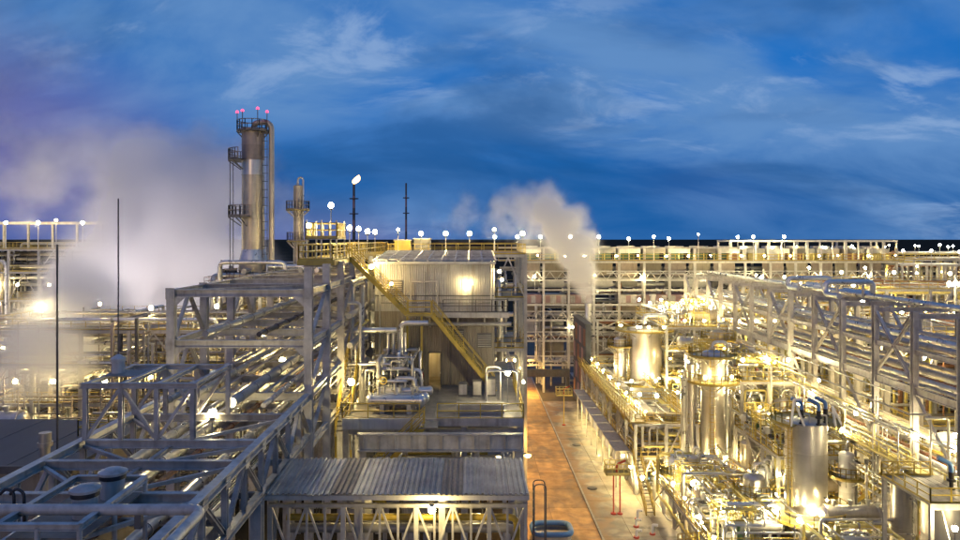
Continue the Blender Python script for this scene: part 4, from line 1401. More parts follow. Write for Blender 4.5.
# ------------------------------------------------------------------ long cross rack at the end of the road
XS = [9.4 + 4.9 * i for i in range(16)]
cr_ = thing('cross_rack', 'long multi tier lattice rack closing the end of the road', 'pipe rack', (45, 142, 0))
LV = [5.3, 10.0, 14.0, 17.0, 19.9, 21.8, 25.3]
for y in (140, 149):
    for i, x in enumerate(XS):
        piece('column', (x, y, 0), (x, y, 28.0 if y == 140 else 26), .42, .42, 'steel_pale', cr_, 'H')
    for z in LV:
        piece('long_beam', (XS[0], y - .02, z), (XS[-1], y - .02, z), .26, .36, 'steel_pale', cr_, 'H')
for z in (5.3, 10.0, 14.0, 21.8):
    zt = z + 1.75
    piece('top_chord', (XS[0], 139.95, zt), (XS[-1], 139.95, zt), .2, .22, 'steel_pale', cr_, 'H')
    for a in XS[:-1]:
        for k in range(4):
            x0 = a + 4.9 * k / 4; x1 = a + 4.9 * (k + 1) / 4
            if (k % 2) == 0: piece('lattice', (x0 + .1, 139.95, z + .15), (x1, 139.95, zt - .1), .13, .13, 'steel_pale', cr_)
            else: piece('lattice', (x0, 139.95, zt - .1), (x1 - .1, 139.95, z + .15), .13, .13, 'steel_pale', cr_)
for x in XS:
    for z in (5.3, 14.0, 19.9, 25.3):
        piece('cross_beam', (x, 140.2, z), (x, 148.8, z), .24, .3, 'steel_pale', cr_, 'H')
for a, b in zip(XS[3:], XS[4:]):
    pass
for (a, b) in ((XS[3], XS[4]), (XS[4], XS[5]), (XS[9], XS[10])):
    for z0, z1 in ((.2, 5.2), (7.1, 9.9), (11.8, 13.9)):
        piece('brace', (a, 139.8, z0), (b, 139.8, z1), .2, .2, 'steel_pale', cr_)
        piece('brace', (b, 139.7, z0), (a, 139.7, z1), .2, .2, 'steel_pale', cr_)
for i, a in enumerate(XS[:-1]):
    for j, (z0, z1) in enumerate(((5.6, 9.7), (10.3, 13.8), (14.4, 16.8), (20.2, 21.6), (22.1, 25.1))):
        if (i * 3 + j * 2) % 7 == 0: continue
        mb = MB(); mb.box((a + .3, 144.6 + .2 * (i % 2), z0), (a + 4.6, 144.72 + .2 * (i % 2), z1)); mb.build('infill_panel', ('stack', 'pipe_grey', 'brown', 'steel_dark')[(i * 2 + j) % 4], cr_)
mb = MB(); mb.box((5.5, 139.3, 25.5), (84, 149.6, 25.62)); mb.build('top_deck', 'deck', cr_)
railing([(5.5, 139.3, 25.62), (84, 139.3, 25.62)], cr_, 'yellow', t=.1, hgt=1.2, step=2)
piece('roof_rail', (5.5, 139.9, 28.1), (52, 139.9, 28.1), .3, .3, 'fascia', cr_, 'H')
# cooler panels between tiers
for i in range(15):
    x = XS[i]
    if i == 3: continue
    t = thing('cooler_bundle', f'{ORD[i]} flat cooler panel box along the middle tier of the cross rack', 'cooler', (x + 2.4, 141, 17.2), 'cooler bundles on the cross rack')
    mb = MB(); mb.box((x + .3, 140.6, 17.2), (x + 4.6, 146, 18.9)); mb.build('casing', 'pinkish' if i % 3 != 1 else 'clad_warm', t)
    for k in range(4):
        mb = MB(); mb.box((x + .42 + k * 1.05, 140.52, 17.35), (x + 1.32 + k * 1.05, 140.597, 18.75)); mb.build('cover_plate', 'pinkish' if (i + k) % 2 else 'steel', t)
for i in range(15):
    x = XS[i]
    t = thing('air_cooler', f'{ORD[i]} air cooler bay on top of the cross rack, counted from the hall', 'cooler', (x + 2.4, 144, 25.62), 'air coolers on the cross rack')
    mb = MB(); mb.box((x + .25, 142, 27.0), (x + 4.65, 149, 27.9)); mb.build('plenum', 'steel_dark' if i % 2 else 'pipe_grey', t)
    mb = MB(); mb.lathe((x + 2.45, 145.4, 27.9), [(1.9, 0), (1.8, .5), (1.7, .5), (1.7, 0)], 18); mb.build('fan_ring', 'pipe_grey', t)
    for px in (.4, 2.45, 4.5):
        piece('leg', (x + px, 142.1, 25.62), (x + px, 142.1, 27.0), .14, .14, 'yellow_pale', t)
    mb = MB(); mb.box((x + .4, 146.0, 25.7), (x + 4.5, 146.2, 26.95)); mb.build('screen', 'green', t)
lamps_along((8, 140.1, 25.62), (82, 140.1, 25.62), 16, 'in the lit row under the air coolers, counted from the hall', 'lamps under the air coolers', 'short', 2)
lamps_along((4.0, 139.2, 25.62), (60, 139.2, 25.62), 12, 'on tall poles atop the cross rack, counted from the hall', 'pole lamps on the cross rack', 'mast', 5)
mb_t = thing('rooftop_portal', 'row of open portal frames on top of the cross rack near its far end', 'steel frame', (68, 141, 25.6))
for i in range(14):
    x = 51 + 32.5 * i / 13
    if 22 > i: piece('post', (x, 141, 25.6), (x, 141, 29.3), .22 if i % 3 else .5, .3, 'steel_pale', mb_t)
piece('beam', (50.8, 141, 29.4), (83.7, 141, 29.4), .3, .35, 'steel_pale', mb_t)
piece('beam', (50.8, 148, 29.4), (83.7, 148, 29.4), .3, .35, 'steel_pale', mb_t)
for i in range(5):
    x = 51 + 32.5 * i / 4
    piece('beam', (x, 141.2, 29.4), (x, 147.8, 29.4), .25, .3, 'steel_pale', mb_t)
    piece('post', (x, 148, 25.6), (x, 148, 29.2), .4, .3, 'steel_pale', mb_t)
lamps_along((54, 143, 25.62), (82, 143, 25.62), 6, 'beneath the rooftop portal frames', 'lamps under the portal', 'tall', 1)
t = thing('cooler_deck_block', 'ochre lit equipment block under the rooftop portal frames', 'equipment', (62, 146, 25.62))
for i in range(8):
    mb = MB(); mb.box((52 + i * 3.9, 144.5, 25.62), (55.3 + i * 3.9, 147, 27.4 + .3 * (i % 3))); mb.build('cabinet', ['pipe_rust', 'deck_yellow', 'steel'][i % 3], t)
for tier, z in ((5.6, 'lowest'), (10.3, 'second'), (14.3, 'third'), (20.3, 'upper')):
    pass
for k, (z, r, m_) in enumerate([(6.0, .5, 'pipe'), (10.7, .4, 'pipe_grey'), (14.7, .5, 'pipe'), (20.6, .45, 'pipe_grey'), (23.9, .35, 'pipe')]):
    t = thing('pipe', ['lowest', 'second lowest', 'middle', 'second highest', 'highest'][k] + ' long pipe lying along the cross rack', 'pipe', (10, 144, z - r), 'long pipes along the cross rack')
    mb = MB(); mb.tube([(6, 142.5 + k, z), (84, 142.5 + k, z)], r, 10); mb.build('pipe_run', m_, t)
pipework('cross_rack_pipework', 'mixed pipes hanging in the lower tiers of the cross rack', (12, 82, 141, 148, 1, 24), 70, (.14, .2, .3), ('pipe', 'pipe_grey', 'pipe_rust', 'steel_dark'), 61, valves=0, vertical=.4)
lamps_along((20, 139.3, 10.2), (80, 139.3, 10.2), 8, 'in the second tier of the cross rack', 'lamps in the cross rack', 'far', 3)
lamps_along((12, 139.4, 19.9), (78, 139.4, 19.9), 7, 'in the upper tier of the cross rack', 'lamps in the cross rack', 'far', 3)
# barrier beam over the road and sodium lamps under the rack
t = thing('road_portal', 'low dark portal beam over the end of the road', 'barrier', (9, 137, 0))
mb = MB(); mb.box((4.0, 136.8, 3.6), (19, 137.6, 5.0)); mb.build('lintel', 'steel_dark', t)
for x in (4.2, 18.6): piece('post', (x, 137.2, 0), (x, 137.2, 3.6), .7, .7, 'steel_dark', t)
for i, x in enumerate((6.5, 9.5, 12.0)):
    wall_lamp((x, 137.75, 3.9), (0, 1, 0), f'{ORD[i]} orange lamp under the dark portal over the road', 'sodium lamps over the road', .2, 'bulb_orange')
for i, (x, y) in enumerate([(4.2, 74), (4.2, 91), (4.2, 108), (4.2, 125)]):
    t = thing('street_lamp', f'{["nearest", "second", "third", "farthest"][i]} orange street lamp beside the road below the hall', 'lamp', (x, y, 0), 'street lamps along the road')
    mb = MB(); mb.tube([(x, y, 0), (x, y, 7.5), (x + 1.6, y, 7.7)], .09, 8, fillet=.6); mb.build('pole', 'steel_pale', t)
    mb = MB(); mb.box((x + 1.2, y - .15, 7.72), (x + 2.1, y + .15, 7.86)); mb.build('housing', 'steel_dark', t)
    mb = MB(); mb.dome((x + 1.75, y, 7.72), .3, .26, 10, 4, 'z', -1); mb.build('lens', 'bulb_orange', t)

# dark clad building with orange light painted into its panel colours, at the far corner of the apron, and the steam stack
t = thing('dark_annex', 'narrow dark clad annex with orange lit panels at the end of the apron', 'building', (21, 130, 0))
mb = MB(); mb.box((19.6, 122, 0), (20.5, 136.5, 15.2)); mb.build('wall', 'roofdark', t)
for k in range(6):
    for j in range(4):
        mb = MB(); mb.box((19.53, 122.4 + k * 2.3, 1.0 + j * 3.5), (19.598, 124.3 + k * 2.3, 3.9 + j * 3.5)); mb.build('facade_panel', ['steel_dark', 'pinkish', 'steel_dark', 'pipe_rust'][(k * 3 + j) % 4], t)  # rust and pink panels stand in for orange light on the facade
mb = MB(); mb.box((19.4, 121.8, 15.2), (20.7, 136.7, 15.5)); mb.build('roof', 'roofdark', t)
SX, SY = 21.7, 132.0
t = thing('steam_stack', 'upright silver stack releasing the white steam plume', 'stack', (SX, SY, 0))
mb = MB(); mb.lathe((SX, SY, 0), [(.75, 0), (.62, 17.6), (.7, 17.6), (.7, 18.0), (.5, 18.0)], 18); mb.build('barrel', 'pipe', t)
mb = MB(); mb.lathe((SX, SY, 12), [(.66, 0), (1.2, 0), (1.2, .1), (.66, .1)], 16); mb.build('collar', 'steel_dark', t)
for k, x in enumerate((-1.6, 1.7)):
    mb = MB(); mb.bar((SX + x, SY, 0), (SX + x, SY, 15), .3); mb.build('stay_post', 'steel_pale', t)
    mb = MB(); mb.bar((SX + x, SY, 14.8), (SX, SY, 16.2), .2); mb.build('stay', 'steel_pale', t)
t = thing('slim_stack', 'slim pale stack standing in front of the cross rack pipes', 'stack', (34.5, 136, 0))
mb = MB(); mb.lathe((34.5, 136, 0), [(.5, 0), (.5, 19), (.62, 19), (.62, 19.4), (.4, 19.4)], 16); mb.build('barrel', 'fascia', t)

# ------------------------------------------------------------------ process area along the apron
PIPE_M = ('pipe', 'pipe', 'clad', 'pipe_grey', 'yellow_pale')
ra = structure_block('roadside_structure', 'long low frame with yellow walkway along the edge of the apron', 'process frame', 19.3, 26.5, 84, 124, [4.4, 8.3], 2, 8, 'steel_pale', decks=[.2, .25], group=None)
t = thing('roadside_walkway', 'straight yellow walkway with ochre deck along the top of the roadside frame', 'walkway', (20, 99, 8.3))
for j in range(8):
    mb = MB(); mb.box((18.6, 84 + 5 * j + .01, 8.42), (20.6, 89 + 5 * j - .01, 8.54)); mb.build('deck_panel', 'deck_yellow', t)
railing([(18.65, 84, 8.54), (18.65, 124, 8.54)], t, 'yellow', t=.09)
railing([(20.55, 84, 8.54), (20.55, 124, 8.54)], t, 'yellow', t=.09)
for j in range(9):
    piece('bracket', (18.7, 84 + 5 * j, 8.3), (19.2, 84 + 5 * j, 7.4), .14, .14, 'yellow', t)
t = thing('canopy', 'pale narrow canopy roof over the lamps along the apron', 'canopy', (18, 100, 4))
for j in range(8):
    mb = MB(); mb.box((17.3, 86 + 4.4 * j, 4.5), (19.1, 86 + 4.38 * j + 4.2, 4.58)); mb.build('roof_panel', 'fascia', t)
    piece('post', (17.5, 86.3 + 4.4 * j, .08), (17.5, 86.3 + 4.4 * j, 4.5), .12, .12, 'fascia', t)
wl = thing('roadside_wall', 'white panel wall behind the apron canopy', 'wall', (19.6, 100, 0))
for j in range(16):
    mb = MB(); mb.box((19.5, 84 + 2.5 * j + .02, .09), (19.62, 86.5 + 2.5 * j - .02, 3.9 if j % 3 else 3.2)); mb.build('wall_panel', 'white', wl)
for k in range(9):
    wall_lamp((19.5, 85.2 + k * 4.4, 3.0), (-1, 0, 0), f'{ORD[k]} wall lamp under the apron canopy, counted away from the viewer', 'lamps under the apron canopy', .17)
lamps_along((20.8, 85, 8.5), (20.8, 123, 8.5), 8, 'along the roadside walkway, counted away from the viewer', 'lamps along the roadside walkway', 'short', .2)

# fire monitor platforms on stilts on the apron
for k, (x, y, pz, lab) in enumerate([(15.9, 78, 4.5, 'small yellow railed platform on red posts on the near apron'), (15.0, 115, 4.9, 'small yellow railed platform on a single post at the far apron')]):
    t = thing('monitor_platform', lab, 'platform', (x, y, .1))
    for dx in ((-.35, .35) if k == 0 else (0,)):
        piece('post', (x + dx, y, .1), (x + dx, y, pz), .16, .16, 'red' if k == 0 else 'yellow', t, 'tube')
        mb = MB(); mb.lathe((x + dx, y, .1), [(.3, 0), (.3, .12), (.09, .2)], 10); mb.build('foot', 'red', t)
    mb = MB(); mb.box((x - 1.3, y - .8, pz), (x + 1.3, y + .8, pz + .12)); mb.build('deck', 'deck_yellow', t)
    railing([(x - 1.25, y - .75, pz + .12), (x + 1.25, y - .75, pz + .12), (x + 1.25, y + .75, pz + .12), (x - 1.25, y + .75, pz + .12)], t, 'yellow_pale', closed=True, t=.07, step=.65)
    mb = MB(); mb.tube([(x, y, pz + .1), (x, y, pz + 1.0), (x + .9, y - .3, pz + 1.5)], .12, 8); mb.build('water_cannon', 'red', t)
# clutter on the apron
for k, (x, y) in enumerate([(17.2, 74.5), (18.4, 72.6), (16.6, 71.8), (17.8, 76.5)]):
    t = thing('hydrant', ['white hydrant beside the red platform posts', 'stubby white standpipe on the near apron', 'leaning white standpipe nearest the viewer', 'low white valve post behind the standpipes'][k], 'hydrant', (x, y, .1))
    mb = MB(); mb.tube([(x, y, .1), (x, y, .9 + .2 * (k % 2)), (x + .5, y - .2, .9 + .2 * (k % 2))], .14, 10, fillet=.2); mb.build('barrel', 'white', t)
    mb = MB(); mb.lathe((x, y, .1), [(.3, 0), (.3, .14), (.14, .16)], 10); mb.build('flange', 'red', t)
for k, (x, y, r) in enumerate([(14.6, 86, .4), (15.4, 104, .42)]):
    t = thing('manhole_cover', ['nearest dark round cover on the apron kerb side', 'far dark round cover on the apron kerb side', 'middle dark round cover on the apron kerb side', 'dark round cover near the apron canopy'][k], 'cover', (x, y, .1))
    mb = MB(); mb.lathe((x, y, .1), [(r * 1.5, 0), (r * 1.5, .06), (r * 1.2, .06), (r * 1.2, .1), (.01, .1)], 18); mb.build('lid', 'steel_dark', t)
t = thing('blue_basin', 'open oval basin with bright blue rim at the road edge', 'basin', (8.2, 73.4, 0))
mb = MB(); pr = []
for i in range(28):
    a = 2 * math.pi * i / 28
    c, s_ = math.cos(a), math.sin(a)
    pr.append((8.1 + 1.9 * math.copysign(abs(c) ** .5, c), 71.6 + 1.5 * math.copysign(abs(s_) ** .5, s_), 1.1))
mb.tube(pr + [pr[0]], .28, 8, fillet=.02, seg=1); mb.build('rim', 'blue', t)
mb = MB(); mb.quad_strip([[(x, y, 0.03) for x, y, z in pr], [(x, y, 1.1) for x, y, z in pr]]); mb.cap([(x, y, .5) for x, y, z in pr]); mb.build('wall', 'pipe_grey', t)

# process block behind the roadside frame, with three big vessels
pb = structure_block('vessel_frame', 'lit process frame carrying the widest silver vessel', 'process frame', 23.5, 34.5, 106, 126, [6.4], 3, 4, 'steel_pale', decks=[.6])
vessel('process_vessel', 'widest silver vessel with ochre ring platform at its head', 27.4, 113, 5.6, 15.8, 2.65, 'clad', 2.4, [(15.5, 4.5, 0, 2 * math.pi), (7.3, 4.4, R(170), R(370))], dome=False, ladder=(R(200), 6.5, 15.2))
vessel('process_vessel', 'narrower vessel tucked against the widest silver vessel', 23.4, 112.5, 6.46, 14.2, .9, 'clad', 2.0, [(13.0, 1.9, 0, 2 * math.pi)], ladder=(R(230), 6.5, 13))
vessel('process_vessel', 'tall silver vessel rising beside the bright open bay', 28.3, 84, 0.1, 16.4, 1.35, 'clad', 2.3, [(13.2, 3.0, 0, 2 * math.pi), (16.2, 2.7, 0, 2 * math.pi)], ladder=(R(250), .5, 16))
vessel('process_vessel', 'slim silver pipe column just beside the tall silver vessel', 25.9, 84.4, .1, 15.2, .5, 'clad', 2.3, [])
vessel('process_vessel', 'second slim silver column beside the tall silver vessel', 24.9, 84.0, .1, 13.6, .32, 'pipe', 2.3, [])
vessel('process_vessel', 'large silver vessel with broad lower ring walkway', 30.8, 66, .1, 13.2, 1.8, 'clad', 2.6, [(4.6, 3.8, 0, 2 * math.pi), (13.1, 3.1, R(-40), R(220))], ladder=(R(205), 5.3, 13), dome=False, nozzle=False)
vessel('process_vessel', 'half hidden silver vessel between walkways beside the large vessel', 27.0, 68.5, .1, 7.2, 1.0, 'clad', 2.0, [(5.6, 1.9, 0, 2 * math.pi)], ladder=(R(240), .3, 7))
vessel('process_vessel', 'squat dark topped vessel under the corner deck', 35.9, 54.2, .1, 10.2, 1.7, 'clad', 2.4, [], nozzle=False)
vessel('process_vessel', 'short silver vessel below the blue topped valves', 33.6, 76, .1, 9.5, 1.2, 'clad', 2.2, [(8.6, 2.3, 0, 2 * math.pi)], ladder=(R(230), .3, 9))
vessel('process_vessel', 'silver vessel half way along the lit decks', 33.2, 94, .1, 12.5, 1.3, 'clad', 2.2, [(11.6, 2.5, 0, 2 * math.pi), (7, 2.4, R(130), R(340))], ladder=(R(230), .3, 12))
vessel('process_vessel', 'pale vessel behind the tall silver vessel', 35.2, 102, .1, 16.5, 1.2, 'clad_warm', 2.2, [(15.6, 2.4, 0, 2 * math.pi)], ladder=(R(230), .3, 15))
for k, (x, y, r, h) in enumerate([(22.5, 79, .7, 5.5), (24.2, 78, .55, 6.2), (23.0, 92, .8, 6.5), (24.6, 100, .7, 7.2), (22.0, 104, .6, 6.6), (30.5, 79, .8, 7.5), (29.8, 73, .6, 6.4), (36.4, 84, .8, 11), (36.6, 70, .7, 9), (36.2, 60.5, .8, 9.5)]):
    vessel('small_vessel', ['small silver vessel nearest the red platform posts', 'slender vessel beside the bright open bay', 'small vessel in the bright open bay', 'small vessel behind the bright open bay', 'small vessel half under the roadside walkway', 'small vessel behind the large ring walkway vessel', 'thin vessel between pump decks', 'small vessel against the braced rack columns', 'small vessel under the braced rack near the white tanks', 'small vessel beside the corner deck'][k], x, y, .1, h, r, 'clad' if k % 2 else 'white', 1.8, [(h * .75, r + 1.0, R(100), R(350))] if k % 2 == 0 else [], n=20)
# decks with rails
d1 = structure_block('pump_deck', 'stepped pump deck with yellow rails beside the near apron', 'process frame', 21.0, 29.0, 62, 82, [3.0], 3, 5, 'steel_pale', decks=[.4], cw=.28, bw=.26)
d2 = structure_block('mid_deck', 'two level yellow railed deck around the large silver vessel', 'process frame', 30.2, 37.0, 70.5, 82, [4.4, 8.6], 2, 3, 'steel_pale', decks=[.4, .25], cw=.3)
d3 = structure_block('open_bay', 'brilliantly lit open bay behind the red platform posts', 'process frame', 20.6, 26.0, 86, 98, [5.6, 8.0], 2, 3, 'steel_pale', decks=[.1, .15], cw=.3)
d4 = structure_block('deep_deck', 'lit decks between the tall silver vessel and the braced rack', 'process frame', 31.7, 38.0, 84, 106, [5.0, 9.4, 13.2], 2, 4, 'steel_pale', decks=[.3, .3, .25], cw=.3)
d5 = structure_block('lamp_deck', 'high deck crowded with lamps behind the widest silver vessel', 'process frame', 29.5, 46, 108, 128, [9, 13.2, 16.6], 4, 4, 'steel_pale', decks=[.1, .2, .4], cw=.3)
# corner deck nearest the viewer
t = thing('corner_deck', 'dark railed corner deck nearest the viewer with blue capped valves', 'platform', (36, 53.5, 0))
for i in range(12):
    mb = MB(); mb.box((32.6 + .62 * i, 51, 11.0), (33.19 + .62 * i, 57.2, 11.16)); mb.build('deck_plank', 'deck', t)
piece('lamp_bracket', (33.4, 51.0, 10.9), (33.4, 49.6, 7.6), .1, .1, 'steel_pale', t)  # carries the lamp added to light the squat vessel
mb = MB(); mb.box((32.55, 50.9, 10.75), (40, 50.98, 11.2)); mb.build('edge_plate', 'steel', t)
railing([(40, 51.05, 11.16), (32.65, 51.05, 11.16), (32.65, 57.1, 11.16), (36.5, 57.1, 11.16)], t, 'yellow', t=.08)
for x, y in ((32.8, 51.2), (32.8, 57), (39.5, 51.2), (39.5, 57)):
    piece('column', (x, y, .1), (x, y, 10.95), .26, .26, 'steel_pale', t, 'H')
for k, (x, y, z) in enumerate([(36.1, 54.0, 11.16), (37.4, 53.2, 11.16), (38.6, 54.4, 11.16), (29.9, 64.9, 13.25), (31.2, 64.4, 13.25), (32.2, 65.2, 13.25)]):
    lab = ['first blue capped relief valve on the corner deck', 'second blue capped relief valve on the corner deck', 'third blue capped relief valve on the corner deck', 'first blue capped relief valve on top of the large silver vessel', 'second blue capped relief valve on top of the large silver vessel', 'third blue capped relief valve on top of the large silver vessel'][k]
    t = thing('relief_valve', lab, 'valve', (x, y, z), 'blue capped relief valves')
    mb = MB(); mb.lathe((x, y, z), [(.24, 0), (.24, .12), (.14, .12), (.14, .55), (.3, .6), (.3, .75), (.18, .8), (.2, 1.25), (.1, 1.4), (.01, 1.4)], 12); mb.build('body', 'black', t)
    mb = MB(); mb.tube([(x, y, z + 1.2), (x, y, z + 1.9), (x - .9, y + .2, z + 2.3)], .17, 10, fillet=.3); mb.build('outlet', 'blue', t)  # blue stands in for sky reflected on a silver outlet pipe
    mb = MB(); mb.tube([(x + .1, y, z + .9), (x + .7, y, z + .9), (x + .7, y, z)], .08, 8, fillet=.2); mb.build('drain', 'steel_pale', t)
t = thing('derrick', 'small white lifting frame on top of the large silver vessel', 'hoist', (30.4, 64.0, 13.2))
for a, b in (((28.6, 64.2, 13.22), (28.9, 64.2, 15.6)), ((28.9, 64.2, 15.6), (29.8, 64.2, 13.22)), ((32.6, 64.2, 13.22), (32.3, 64.2, 15.0)), ((32.3, 64.2, 15.0), (33.2, 64.2, 13.22)), ((28.9, 64.2, 15.6), (29.6, 64.2, 15.6))):
    piece('strut', a, b, .16, .16, 'white', t)

# horizontal exchangers and drums
for k, (x, y, z, r, L_, ax) in enumerate([(25.0, 72, 4.3, .75, 4.6, 'x'), (25.4, 68, 4.3, .7, 4.4, 'x'), (25.6, 64.5, 4.2, .6, 4.0, 'x'), (33.5, 71, 5.8, .8, 4.5, 'x'), (33.6, 63.6, 5.7, .7, 4.4, 'x'), (23, 90, 6.6, .8, 5, 'y'), (24.8, 93, 6.6, .6, 5, 'y'), (24.5, 95.5, 1.5, .9, 5, 'x'), (30.2, 122, 7.7, .8, 5.5, 'x'), (30.2, 118, 7.7, .7, 5.5, 'x'), (34.8, 90, 6.3, .8, 4.5, 'x'), (34.8, 97, 10.6, .8, 4.5, 'x'), (36, 113, 17.9, .9, 6, 'x'), (38, 118, 17.8, .8, 6, 'x'), (34.2, 108.6, 14.4, .8, 5, 'x')]):
    drum('heat_exchanger', ['exchanger on the pump deck nearest the open bay', 'middle exchanger on the pump deck', 'exchanger on the pump deck nearest the viewer', 'exchanger behind the large ring walkway vessel', 'exchanger under the large vessel deck', 'exchanger over the bright open bay beside the walkway', 'second exchanger over the bright open bay', 'white lit drum on the floor of the bright open bay', 'drum behind the widest vessel', 'second drum behind the widest vessel', 'exchanger on the lit deck below the braced rack', 'high exchanger on the lit deck below the braced rack', 'drum on the high lamp deck', 'rear drum on the high lamp deck', 'drum at the front edge of the high lamp deck'][k],
         x, y, z, r, L_, ax, 'clad' if k % 3 else 'clad_warm', 'horizontal exchangers', .55)
for k, (x, y, z) in enumerate([(23.2, 63.5, 3.06), (23.2, 66.4, 3.06), (23.0, 70, 3.06), (23.0, 74, 3.06), (31, 79, 8.66), (34, 79.5, 8.66)]):
    t = thing('pump', ['pump nearest the viewer on the pump deck', 'second pump along the pump deck', 'third pump along the pump deck', 'last pump along the pump deck', 'pump on the upper deck behind the large vessel', 'second pump on the upper deck behind the large vessel'][k], 'pump', (x, y, z), 'process pumps')
    mb = MB(); mb.box((x - .9, y - .45, z), (x + .9, y + .45, z + .18)); mb.build('baseplate', 'steel', t)
    mb = MB(); mb.lathe((x - .35, y, z + .62), [(.01, -.5), (.34, -.48), (.36, .4), (.2, .48), (.01, .5)], 14, axis='x'); mb.build('motor', 'pipe_grey', t)
    mb = MB(); mb.lathe((x + .5, y, z + .6), [(.01, -.2), (.42, -.18), (.42, .18), (.01, .2)], 14, axis='x'); mb.tube([(x + .5, y, z + .6), (x + .5, y, z + 1.5)], .14, 8); mb.build('casing', 'green', t)

# stairs and hooped ladders
for k, (a, b, w, sd) in enumerate([((20.2, 70, .1), (20.2, 63.5, 3.0), .9, (1, 0, 0)), ((19.0, 77.5, .1), (19.0, 83.9, 4.4), .9, (1, 0, 0)), ((26.4, 88, .1), (26.4, 96, 8.0), .9, (1, 0, 0)), ((37.6, 70, 4.4), (37.6, 62, 10.4), .8, (1, 0, 0)), ((23.8, 104.9, 0.1), (30.0, 104.9, 6.4), .9, (0, 1, 0)), ((31.0, 82.8, 4.4), (36.0, 82.8, 9.4), .9, (0, 1, 0))]):
    t = thing('yellow_stair', ['yellow stair up the near end of the pump deck', 'yellow stair from the apron to the roadside frame', 'yellow stair above the bright open bay', 'yellow stair climbing beside the braced rack', 'yellow stair in front of the widest vessel', 'yellow stair between the two level deck and lit decks'][k], 'stairs', a)
    stairs_between(a, b, w, t, sd)

# pipework clouds
for k, (lab, box, n, rr, sd) in enumerate([
    ('tangle of silver pipes over the pump deck', (21, 29, 61, 82, .1, 6.5), 80, (.07, .1, .14, .2), 71),
    ('tangle of pipes around the large ring walkway vessel', (30.2, 37.5, 69.5, 83, .1, 10), 90, (.07, .1, .16, .22), 72),
    ('bright pipes in the open bay behind the red posts', (20, 26, 86, 99, .1, 8.5), 70, (.07, .1, .15, .22), 73),
    ('pipes crossing the decks below the braced rack', (31, 38.5, 83, 107, .1, 15.5), 90, (.08, .12, .18, .24), 74),
    ('pipes around the widest silver vessel', (30.5, 35, 108, 127, .1, 12), 50, (.08, .12, .2, .26), 75),
    ('thicket of thin pipes on the high lamp deck', (29.5, 46, 108, 129, 8, 19), 120, (.07, .1, .16, .22), 76),
    ('low pipes in front of the large ring walkway vessel', (28.5, 37, 56, 62.5, .1, 6.5), 70, (.06, .09, .13, .18), 78),
    ('thin pipes between tall vessel and open bay', (25, 31, 87, 104, .1, 9), 70, (.06, .09, .13), 79),
    ('thin pipes climbing the inner face of the braced rack', (36.4, 38.5, 56, 126, 1, 16.5), 110, (.06, .08, .12), 80),
    ('pipes threaded through the roadside frame', (19.8, 26.4, 84, 124, .2, 8.2), 60, (.08, .12, .18), 77)]):
    pipework('pipework', lab, box, n, rr, PIPE_M, sd, 'process pipework', valves=12)

# small railed access platforms, valve stations and hooped ladders that fill the process area
def access_platform_proto(w, d, h):
    t = thing('access_platform', 'platform', 'platform')
    for x in (-w / 2, w / 2):
        for y in (-d / 2, d / 2):
            piece('leg', (x, y, 0), (x, y, h), .1, .1, 'yellow_pale', t)
    mb = MB()
    n = 12
    for i in range(n):
        x = -w / 2 + w * (i + .5) / n
        mb.bar((x, -d / 2, h), (x, d / 2, h), .05, .05)
    mb.bar((-w / 2, -d / 2, h), (w / 2, -d / 2, h), .1, .14); mb.bar((-w / 2, d / 2, h), (w / 2, d / 2, h), .1, .14)
    mb.build('grating', 'deck_yellow', t)
    railing([(-w / 2, -d / 2, h), (w / 2, -d / 2, h), (w / 2, d / 2, h), (-w / 2, d / 2, h)], t, 'yellow', closed=True, t=.07, step=.9, toe=False)
    mb = MB()
    for s_ in (-.2, .2): mb.bar((w / 2 + .12, s_, 0), (w / 2 + .12, s_, h + 1.0), .05)
    for i in range(int(h / .35)): mb.bar((w / 2 + .12, -.2, .3 + i * .35), (w / 2 + .12, .2, .3 + i * .35), .04)
    mb.build('rungs', 'yellow', t)
    return t


def valve_station_proto(seed):
    r_ = random.Random(seed)
    t = thing('valve_station', 'valves', 'valve station')
    for i in range(6):
        x = -1.2 + i * .48; h = r_.uniform(1.2, 3.4)
        mb = MB(); mb.tube([(x, 0, 0), (x, 0, h), (x, r_.choice((-.8, .8)), h), (x, r_.choice((-.8, .8)) * 1.01, h - r_.uniform(.4, 1.0))], r_.choice((.06, .08, .11)), 6, fillet=.18)
        mb.build('pipe', r_.choice(('pipe', 'pipe', 'yellow_pale', 'pipe_grey')), t)
        if i % 2: valve(t, (x, 0, r_.uniform(.6, 1.1)), .12, 'z', r_.choice(('red', 'yellow', 'blue')))
    mb = MB(); mb.tube([(-1.6, .15, .5), (1.7, .15, .5)], .13, 8); mb.tube([(-1.6, -.2, 1.5), (1.7, -.2, 1.5)], .09, 8); mb.build('header', 'pipe', t)
    mb = MB(); mb.box((1.3, -.25, 1.2), (1.75, .1, 1.9)); mb.bar((1.5, -.08, 0), (1.5, -.08, 1.2), .08); mb.build('junction_box', 'fascia', t)
    return t


